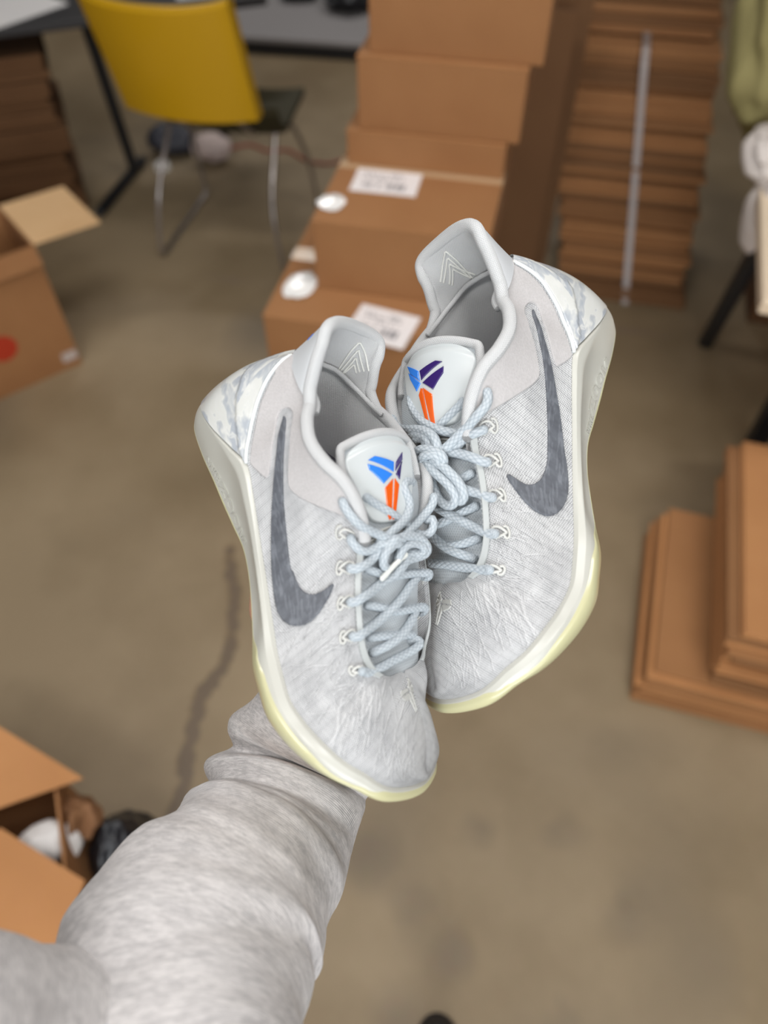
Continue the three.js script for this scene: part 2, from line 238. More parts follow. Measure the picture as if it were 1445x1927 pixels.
{ // yellow shell chair on a steel sled base, seen from behind
  const t = thing('chair', 'yellow shell chair seen from behind, on a thin steel sled base', 'chair', [-0.612, 0, -2.585], YAW);
  const back = (off) => (u, v) => { const x = (u - 0.5), w = 0.455 + 0.03 * v - 0.02 * Math.pow(Math.abs(2 * x), 6) * v, bow = 0.055 * (1 - 4 * x * x); return [x * w - 0.035 * v, 0.585 + 0.32 * v + 0.018 * Math.pow(Math.abs(2 * x), 3) * v, 0.07 + bow + 0.05 * v + off]; };
  const shell = (f, n1, n2, th) => { const a = grid(f(0), n1, n2), b = flip(grid(f(-th), n1, n2)), rim = []; const ring = [[0, 0, 1, 0], [1, 0, 1, 1], [1, 1, 0, 1], [0, 1, 0, 0]]; for (const [u0, v0, u1, v1] of ring) rim.push(grid((s, q) => { const p = f(0)(u0 + (u1 - u0) * s, v0 + (v1 - v0) * s), r = f(-th)(u0 + (u1 - u0) * s, v0 + (v1 - v0) * s), k = Math.sin(q * Math.PI) * th * 0.25; const m = p.map((x, i) => x + (r[i] - x) * q); m[1] += (v0 + v1 > 1 ? 1 : 0) * k; return m; }, 24, 6)); return mergeGeometries([a, b, ...rim]); };
  part(t, 'backrest', shell(back, 28, 16, 0.05), yellow);
  const seat = (off) => (u, v) => { const x = u - 0.5; return [x * (0.46 - 0.03 * v), 0.45 + 0.02 * v - 0.02 * (1 - 4 * x * x) + off + 0.1 * Math.pow(Math.max(0, 0.25 - v) / 0.25, 2), -0.11 - 0.36 * v]; };
  part(t, 'seat', shell(seat, 20, 16, 0.025), oliveSeat, 'dark olive seat pad');
  for (const s of [-1, 1]) part(t, 'sled_leg', tube([[s * 0.2, 0.43, -0.3], [s * 0.235, 0.25, -0.38], [s * 0.25, 0.02, -0.42], [s * 0.255, 0.011, -0.38], [s * 0.255, 0.011, -0.1], [s * 0.255, 0.011, 0.02], [s * 0.25, 0.03, 0.05], [s * 0.22, 0.25, 0.02], [s * 0.2, 0.44, -0.14]], 0.0095, { rad: 8, step: 0.02 }), steel);
  for (const s of [-1, 1]) part(t, 'back_bracket', bar([s * 0.12, 0.44, -0.14], [s * 0.12, 0.62, 0.09], 0.01), steel);
}
lump('pouch', 'small dark pouch lying on the floor under the yellow chair', 'bag', [-0.97, 0.06, -3.45], crumple(0.09, 31, 1.2, 0.7, 0.8), M({ color: rgb(0.03, 0.03, 0.04), roughness: 0.5 }));
lump('paper_wad', 'crumpled pinkish white wrapper on the floor behind the yellow chair', 'paper', [-0.78, 0.07, -3.36], crumple(0.075, 35, 1.2, 0.7, 0.7), M({ color: rgb(0.6, 0.48, 0.44), roughness: 0.6 }));
lump('plastic_cap', 'small round white cap on the floor by the desk leg', 'cap', [-1.0, 0.0, -3.3], (() => { const g = new THREE.LatheGeometry([[0, 0.03], [0.02, 0.03], [0.03, 0.026], [0.034, 0.018], [0.035, 0]].map((p) => new THREE.Vector2(...p)), 24); return g; })(), whitePlastic);
lump('red_cable', 'thin red cable lying across the floor behind the chair legs', 'cable', [0, 0, 0], tube([[-0.8, 0.006, -3.42], [-0.63, 0.006, -3.51], [-0.54, 0.006, -3.45], [-0.452, 0.006, -3.46], [-0.35, 0.006, -3.36], [-0.248, 0.006, -3.335], [-0.15, 0.006, -3.4]], 0.006, { rad: 8, step: 0.02 }), M({ color: rgb(0.3, 0.05, 0.03), roughness: 0.5 }));
{ const t = thing('low_platform', 'low flat grey platform on the floor at the top, dark front edge', 'platform', [-0.3, 0, -5.0], -0.16);
  part(t, 'deck', box(1.5, 0.03, 1.0, 0, 0.06, 0, 0.008), greyMat); part(t, 'edge_trim', box(1.5, 0.058, 0.03, 0, 0.001, 0.48), black); part(t, 'runner', box(1.4, 0.058, 0.06, 0, 0.001, -0.3), black);
}
lump('black_bundle', 'black crumpled bundle on the grey platform beside the box tower', 'bag', [-0.2, 0.175, -4.95], crumple(0.13, 41, 1.2, 0.6, 1), black);
lump('black_bundle', 'smaller black bundle on the middle of the grey platform', 'bag', [-0.5, 0.14, -5.1], crumple(0.09, 44, 1.3, 0.55, 0.8), black);

// ---------------------------------------------------------------- the table at the right edge
{ const t = thing('work_table', 'cream topped work table at the right edge with slanted black legs', 'table', [1.69, 0, -1.7], -0.29);
  part(t, 'table_top', box(1.5, 0.035, 1.4, 0, 0.715, -0.06, 0.006), M({ color: rgb(0.72, 0.58, 0.42), roughness: 0.55 }));
  for (const [x, z, dx] of [[-0.5, 0.3, 0.0], [0.6, -0.42, 0], [0.6, 0.42, 0]]) part(t, 'leg', box(0.05, 0.715, 0.05).applyMatrix4(new THREE.Matrix4().makeShear(0, 0, dx ? -0.25 : 0, 0, 0, 0)).translate(x + dx, 0, z), black);
  { const c = Math.cos(-0.29), s = Math.sin(-0.29), loc = ([x, y, z]) => { const a = x - 1.69, b = z + 1.7; return [c * a - s * b, y, s * a + c * b]; }; part(t, 'leg', bar(loc([0.99, 0.71, -1.74]), loc([1.13, 0.0, -2.08]), 0.026), black); }
  part(t, 'stretcher', box(1.2, 0.03, 0.03, 0, 0.45, -0.42), black);
}
lump('cloth_bag', 'khaki green cloth bag slumped at the far left corner of the work table', 'bag', [0.99, 0.985, -2.02], crumple(0.18, 52, 0.66, 1.15, 0.75, 0.5), M({ color: rgb(0.25, 0.215, 0.085), roughness: 0.85 }));
lump('white_cloth', 'crumpled white and grey cloth hanging over the work table edge', 'cloth', [0.96, 0.81, -1.8], mergeGeometries([crumple(0.075, 61, 0.9, 0.8, 1.1, 0.5), crumple(0.07, 66, 0.6, 1.5, 0.9, 0.55).translate(0.0, -0.1, 0.07)]), M({ color: rgb(0.6, 0.54, 0.5), roughness: 0.8 }));
{ const t = thing('floor_carton', 'carton beneath the work table, its brown darkened for shade', 'box', [1.62, 0, -2.3], -0.25); part(t, 'body', box(0.55, 0.5, 0.35, 0, 0, 0, 0.004), cardShaded); part(t, 'top_flap', box(0.56, 0.006, 0.17, 0, 0.501, 0.09), cardShaded); }  // table shade is put into the carton colour
{ // toe of a shoe at the bottom edge
  const t = thing('worn_shoe', 'black shoe toe with pale toe cap peeking in at the bottom edge', 'shoe', [0.1, 0, -0.045], 0);
  const sh = (k, y0, y1) => (u, v) => { const a = u * Math.PI, z = -Math.pow(Math.sin(a), 0.8) * 0.1, x = -Math.cos(a) * 0.048 * (1 - 0.1 * v), r = Math.cos(v * Math.PI / 2); return [x * (0.15 + 0.85 * r) * k, y0 + (y1 - y0) * Math.sin(v * Math.PI / 2), (z * (0.1 + 0.9 * r)) * k + 0.03]; };
  part(t, 'upper', grid(sh(1, 0.02, 0.07), 28, 12), M({ color: rgb(0.015, 0.013, 0.013), roughness: 0.6 }));
  part(t, 'toe_cap', grid((u, v) => { const p = sh(1.03, 0.02, 0.075)(0.3 + 0.4 * u, 0.5 + v * 0.5); return p; }, 16, 8), whitePlastic);
  part(t, 'sole', grid(sh(1.08, 0.0, 0.022), 28, 6), black);
}
// ---------------------------------------------------------------- the pair of sneakers
// ---- sneaker surfaces, in millimetres: x heel to toe, y sole to collar, z towards the side that is seen ----
const ST = [ // bite line B, top line T, two bulges, mirror plane: y, z, tilt
  [[8, 29, 0], [31, 106, 0], 9, 8, 106, 0, 0], [[12, 29.5, 12], [33, 107, 12], 9, 7, 106, 0, 0.02], [[24, 32.5, 23], [41, 107.5, 22], 7, 5, 106, 0, 0.07], [[45, 40.5, 31.5], [57, 107, 27], 3, 2, 107, -1, 0.11],
  [[66, 50, 36.5], [72, 107, 29], 0, -1, 108, -2, 0.14], [[82, 56, 39], [84, 104, 37], -1, -2, 109, -3, 0.15], [[100, 50, 38.5], [98, 102, 41.5], -1, -3, 110, -4, 0.15], [[117, 43, 38], [113, 104, 42], -1, -3, 110, -4, 0.15],
  [[135, 36.5, 38.5], [128, 107, 38], -1, -1, 106, -4, 0.15], [[153, 31, 40], [144, 103, 31], -1, 1, 102, -4, 0.15], [[170, 27, 43], [161, 92, 24.5], -1, 2, 94, -4, 0.15], [[187, 23, 46], [177, 82, 27], -1, 2, 83, -5, 0.15],
  [[203, 22, 50], [193, 73, 28], -1, 1, 74, -6, 0.14], [[217, 22, 53], [209, 64, 26], 1, 2, 66, -7, 0.13], [[232, 25, 53], [221, 59, 20], 4, 4, 60, -6, 0.11], [[246, 29, 51], [228.5, 57.8, 10], 8, 8, 58, -7, 0.09],
  [[258, 31.5, 46], [230.5, 57.6, -9], 9, 8.5, 57.6, -9, 0.02], [[268, 34, 38.5], [250, 54.3, -12], 9, 6.6, 53.5, -12, 0], [[282, 35, 23.5], [269.5, 48, -12], 7, 4.8, 47.5, -12, 0], [[289, 35.5, -8], [283, 41, -8], 6, 3, 41, -8, 0],
];
const NS = ST.length - 1;
const over = (end, next, zs) => next.map((x, i) => (zs.includes(i) ? 2 * end[i] - x : x)); // the curve goes on as its own mirror image
function spline(get, p, n, round) {
  p = Math.min(Math.max(p, 0), n); const i = Math.min(Math.floor(p), n - 1), u = p - i;
  const g = (k) => (k < 0 ? (round ? over(get(0), get(1), round) : mix2(get(0), get(1), -k)) : k > n ? (round ? over(get(n), get(n - 1), round) : mix2(get(n), get(n - 1), k - n)) : get(k));
  const a = g(i - 1), b = g(i), c = g(i + 1), d = g(i + 2);
  return b.map((_, k) => 0.5 * (2 * b[k] + (c[k] - a[k]) * u + (2 * a[k] - 5 * b[k] + 4 * c[k] - d[k]) * u * u + (3 * b[k] - a[k] - 3 * c[k] + d[k]) * u * u * u));
}
const mix2 = (a, b, k) => a.map((x, i) => x + (x - b[i]) * k);
const ROW = ST.map(([b, t, ...o]) => [...b, ...t, ...o]);
const row = (p) => spline((k) => ROW[k], p, NS, [2, 5]);
const bite = (p) => row(p).slice(0, 3), topLine = (p) => row(p).slice(3, 6);
function outward(p) { // horizontal outward direction of the bite line
  const a = bite(p - 0.05), b = bite(p + 0.05); let x = -(b[2] - a[2]), z = b[0] - a[0];
  if (p <= 0.05) { x = -1; z = 0; } if (p >= NS - 0.05) { x = 1; z = 0; }
  const l = Math.hypot(x, z) || 1; return [x / l, z / l];
}
function upper(p, h) {
  const r = row(p), o = outward(p), c = [r[3] - r[0], r[4] - r[1], r[5] - r[2]];
  const co = c[0] * o[0] + c[2] * o[1], cy = c[1], l = Math.hypot(co, cy) || 1, n = [(cy / l) * o[0], -co / l, (cy / l) * o[1]];
  const P = [0, 1, 2].map((k) => [r[k], r[k] + c[k] / 3 + n[k] * r[6], r[k] + (c[k] * 2) / 3 + n[k] * r[7], r[k + 3]]), q = 1 - h;
  const w = smooth(14.3, 15.8, p) * (1 - 0.75 * smooth(18, 19, p)); // over the toe the section rises from the sole and runs flat into the ridge
  if (w > 0) for (let k = 0; k < 3; k++) { const out = c[k]; P[k][1] += w * ((k === 1 ? r[1] + out * 0.62 : r[k] + out * 0.06) - P[k][1]); P[k][2] += w * ((k === 1 ? r[4] : r[k + 3] - out * 0.5) - P[k][2]); }
  return P.map(([a, b, d, e]) => q * q * q * a + 3 * q * q * h * b + 3 * q * h * h * d + h * h * h * e);
}
// sole wall: q 0 at the bite line (tucked in), 1 at the bottom edge
const SB = [[12, 16, -3], [15, 15.5, 8], [25, 14.5, 15.5], [45, 14, 19], [66, 14, 20], [82, 13, 20], [100, 14, 22], [117, 15, 24], [135, 13, 28], [153, 11, 35], [170, 8, 41.5], [187, 4, 47.5], [203, 3, 51], [218, 3, 53.5], [235, 7, 53], [251, 13, 50], [262, 17, 44], [271, 22, 37], [284, 25, 22], [290.5, 27, -8]];
const soleBottom = (p) => spline((k) => SB[k], p, NS, [2]);
const lipOut = (p) => 0.4 + 1.8 * smooth(2, 5, p); // how far the lip stands out from the bite line
function wall(p, q) {
  const b = bite(p), s = soleBottom(p), o = outward(p), f = smooth(3, 5, p) * (1 - smooth(17, 18.6, p));
  // lip facet, crease, then the wall down to the bottom edge
  const lip = [b[0] + o[0] * lipOut(p), b[1] - 0.3, b[2] + o[1] * lipOut(p)];
  const fw = 0.1 + 0.12 * f, cr = lerp3(lip, s, fw); const k = 0.5 + 1.1 * smooth(2, 5, p) + 1.2 * f; cr[0] += o[0] * k; cr[2] += o[1] * k;
  if (q < fw) return lerp3(lip, cr, q / fw);
  const t = (q - fw) / (1 - fw), e = lerp3(cr, s, t), bulge = Math.sin(Math.PI * t) * (1 + 1.5 * smooth(3, 9, p) - 4.2 * f * (1 - smooth(9, 12, p)));
  e[0] += o[0] * bulge; e[2] += o[1] * bulge; return e;
}
function mirror(p, P) { // the inner side of the shoe, slimmer below where the pair leans together
  const r = row(p), s = Math.sin(r[10]), c = Math.cos(r[10]), d = (P[1] - r[8]) * -s + (P[2] - r[9]) * c;
  const up = Math.min(1, Math.max(0, (P[1] - r[1]) / Math.max(8, r[4] - r[1]))), thin = 1 - SLIM * smooth(5, 9, p) * (1 - up * up), toe = smooth(14.2, 16, p), k = 1 + thin + (0.46 + 0.25 * smooth(17, 19, p) - thin) * toe;
  return [P[0], P[1] + k * d * s, P[2] - k * d * c];
}
const SLIM = 0.6;
const smooth = (a, b, x) => { const t = Math.min(1, Math.max(0, (x - a) / (b - a))); return t * t * (3 - 2 * t); };
const lerp3 = (a, b, t) => a.map((x, i) => x + (b[i] - x) * t);
// tongue: u 0 at its top edge to 1 in the throat, v -1 to 1 across
const TG = [[100, 122, -6, 29, 8], [112, 118, -6, 31, 8], [130, 112, -5, 30, 7], [150, 103, -4, 29, 7], [175, 88, -2, 28, 6], [200, 71.5, -2, 27, 5], [242, 49, -4, 21, 3]];
function tongue(u, v) {
  const r = spline((k) => TG[k], u * 6, 6), t = 0.28;
  return [r[0] + 4 * v * v * (1 - u), r[1] - r[4] * v * v - r[3] * v * t, r[2] + r[3] * v];
}
// heel tab: a -1 to 1 across, b 0 to 1 up
const TE = [[72, 107, 28.5], [63, 117, 29.5], [54, 128, 30], [46, 139, 29.5]], TI = [[68, 115, -31], [60, 123, -31], [52, 132, -29], [43, 145, -30]], TM = [[30, 106, 0], [31.5, 118, 0], [33.5, 131, 0], [36.5, 144, 0]];
function tab(a, b) {
  const th = (a * Math.PI) / 2, s = Math.sin(th), k = 1 - Math.cos(th), bb = b * (1 - 0.16 * Math.pow(Math.abs(a), 5));
  const e = spline((i) => (a > 0 ? TE : TI)[i], bb * 3, 3), m = spline((i) => TM[i], bb * 3, 3);
  return [m[0] + (e[0] - m[0]) * k, m[1] + (e[1] - m[1]) * k, Math.abs(e[2]) * s];
}

// outlines drawn on the surfaces above (surface parameters), one set per shoe
const BAKED = {
  L: {
    swooshOut: [[3.97,0.677],[4.66,0.566],[5.33,0.473],[5.94,0.376],[6.55,0.276],[7.19,0.187],[7.83,0.12],[8.44,0.078],[8.76,0.065],[9.26,0.052],[9.82,0.055],[10.2,0.087],[10.55,0.157],[10.8,0.244],[10.99,0.358],[11,0.469],[10.88,0.56],[10.71,0.636],[10.49,0.679]],
    swooshIn: [[4.01,0.692],[4.22,0.69],[4.87,0.648],[5.51,0.577],[6.06,0.507],[6.61,0.43],[7.15,0.368],[7.8,0.311],[8.44,0.275],[8.99,0.256],[9.11,0.279],[9.43,0.29],[9.77,0.322],[10.07,0.381],[10.28,0.459],[10.36,0.531],[10.39,0.593],[10.39,0.645],[10.42,0.674]],
    suede: [[5.11,0.034],[4.87,0.084],[4.23,0.23],[3.65,0.388],[3.25,0.521],[2.9,0.633],[2.63,0.722],[2.33,0.817],[2.01,0.901],[1.66,0.964],[1.38,1.009],[0.41,1.016],[0,0.957],[2.61,1.02],[2.98,1.02],[3.52,1.02],[3.82,1.02],[4.6,1.019],[5.35,1.02],[6.11,1.017],[6.81,1.007],[7.48,1.007],[8.11,1.014],[8.67,1.02],[9.08,1.02],[9.42,1.02],[9.09,0.918],[8.5,0.788],[7.88,0.663],[7.45,0.594],[7.08,0.541],[6.82,0.507],[6.59,0.515],[6.31,0.554],[5.78,0.644],[5.32,0.706],[4.74,0.76],[4.27,0.783],[3.98,0.789],[3.77,0.77],[3.69,0.726],[3.73,0.664],[3.97,0.59],[4.51,0.508],[5.2,0.397],[5.66,0.324],[5.86,0.287],[5.86,0.242],[5.76,0.205],[5.53,0.144]],
    counterFront: [[5.12,-0.02],[4.78,0.043],[4.3,0.161],[3.76,0.312],[3.32,0.464],[2.92,0.59],[2.64,0.678],[2.37,0.767],[2.11,0.846],[1.81,0.917],[1.5,0.973]],
    crease: [[5,-0.02],[4.46,0.023],[3.78,0.141],[3.24,0.259],[2.85,0.34],[2.48,0.415],[2.14,0.49],[1.75,0.55],[1.37,0.607]],
    eyelet: [[9.18,0.789],[10.11,0.742],[11.22,0.754],[12.28,0.745],[13.52,0.75]],
    eyeEnd: [[9.51,0.876],[10.37,0.861],[11.41,0.87],[12.46,0.869],[13.75,0.856]],
    logo: {"blue":[[[0.196,0.501],[0.185,0.354],[0.239,-0.075],[0.289,-0.019]],[[0.216,0.526],[0.3,0.021],[0.334,0.275],[0.247,0.52]]],"purple":[[[0.181,-0.384],[0.229,-0.336],[0.286,-0.073],[0.242,-0.131]],[[0.238,-0.314],[0.329,-0.154],[0.301,-0.071]]],"orange":[[[0.356,0.261],[0.321,0.029],[0.449,0.148],[0.494,0.185],[0.498,0.233],[0.478,0.264],[0.425,0.268]],[[0.322,-0.021],[0.354,-0.113],[0.464,0.038],[0.501,0.109],[0.499,0.153],[0.451,0.111]]]},
    chev: [[[-0.5,0.03],[-0.35,0.79],[-0.92,0.58]],[[-0.52,0.03],[-0.48,0.66],[-0.81,0.45]],[[-0.56,0],[-0.55,0.53],[-0.74,0.35]],[[-0.56,0],[-0.6,0.4],[-0.7,0.28]]],
  },
  R: {
    swooshOut: [[3.91,0.654],[3.94,0.629],[4.36,0.561],[5.09,0.468],[5.61,0.381],[6.13,0.305],[6.71,0.23],[7.36,0.157],[7.93,0.114],[8.46,0.085],[8.66,0.065],[9.11,0.048],[9.51,0.044],[9.9,0.063],[10.26,0.1],[10.59,0.165],[10.87,0.249],[11,0.331],[11.02,0.421],[10.97,0.5],[10.82,0.574],[10.65,0.634],[10.48,0.672]],
    swooshIn: [[3.94,0.656],[4.6,0.597],[5.29,0.531],[5.93,0.456],[6.45,0.397],[6.98,0.351],[7.58,0.3],[8.19,0.267],[8.91,0.252],[9.05,0.251],[9.41,0.269],[9.78,0.31],[10.07,0.372],[10.27,0.445],[10.35,0.515],[10.35,0.583],[10.34,0.642],[10.39,0.663]],
    suede: [[5.17,0.003],[4.88,0.068],[4.15,0.242],[3.47,0.446],[3.05,0.603],[2.76,0.701],[2.51,0.818],[2.36,0.918],[2.28,0.995],[0.28,0.92],[2.66,1.02],[3.21,1.02],[3.58,1.02],[4.08,1.004],[4.33,0.935],[5.15,0.97],[5.89,1.01],[6.58,1.02],[7.28,1.02],[7.88,1.018],[8.25,1.02],[8.65,1.007],[9.01,0.995],[9.33,0.977],[9.05,0.858],[8.82,0.805],[8.18,0.682],[7.5,0.577],[6.98,0.498],[6.71,0.468],[6.5,0.476],[6.2,0.522],[5.79,0.582],[5.43,0.641],[5.08,0.695],[4.54,0.734],[4.05,0.736],[3.75,0.727],[3.61,0.696],[3.61,0.647],[3.83,0.568],[4.45,0.467],[5.14,0.374],[5.55,0.315],[5.77,0.274],[5.84,0.239],[5.73,0.194],[5.44,0.088]],
    counterFront: [[5.12,-0.02],[4.81,0.038],[4.08,0.219],[3.43,0.425],[3,0.581],[2.68,0.682],[2.43,0.798],[2.27,0.898],[2.18,0.952]],
    crease: [[4.88,-0.02],[4.02,0.073],[3.41,0.212],[2.69,0.357],[2.37,0.423],[2.06,0.497]],
    eyelet: [[9.23,0.778],[10.12,0.739],[11.24,0.757],[12.37,0.733],[13.73,0.715]],
    eyeEnd: [[9.49,0.867],[10.38,0.854],[11.5,0.869],[12.6,0.87],[13.9,0.838]],
    logo: {"blue":[[[0.149,-0.623],[0.225,-0.25],[0.283,-0.202],[0.219,-0.493]],[[0.206,-0.554],[0.297,-0.177],[0.331,-0.282],[0.253,-0.483]]],"purple":[[[0.228,-0.215],[0.186,0.167],[0.195,0.31],[0.281,-0.157]],[[0.298,-0.121],[0.224,0.347],[0.26,0.349],[0.34,0.141]]],"orange":[[[0.323,-0.16],[0.327,-0.117],[0.49,0.013],[0.483,-0.059],[0.356,-0.218]],[[0.323,-0.104],[0.363,0.117],[0.5,0.156],[0.497,0.071],[0.405,-0.025]]]},
    chev: [[[-0.7,0.53],[-0.18,0.84],[-0.32,0.13]],[[-0.66,0.47],[-0.28,0.72],[-0.34,0.15]],[[-0.6,0.35],[-0.36,0.62],[-0.26,0.15]],[[-0.58,0.29],[-0.39,0.52],[-0.34,0.19]]],
  },
};
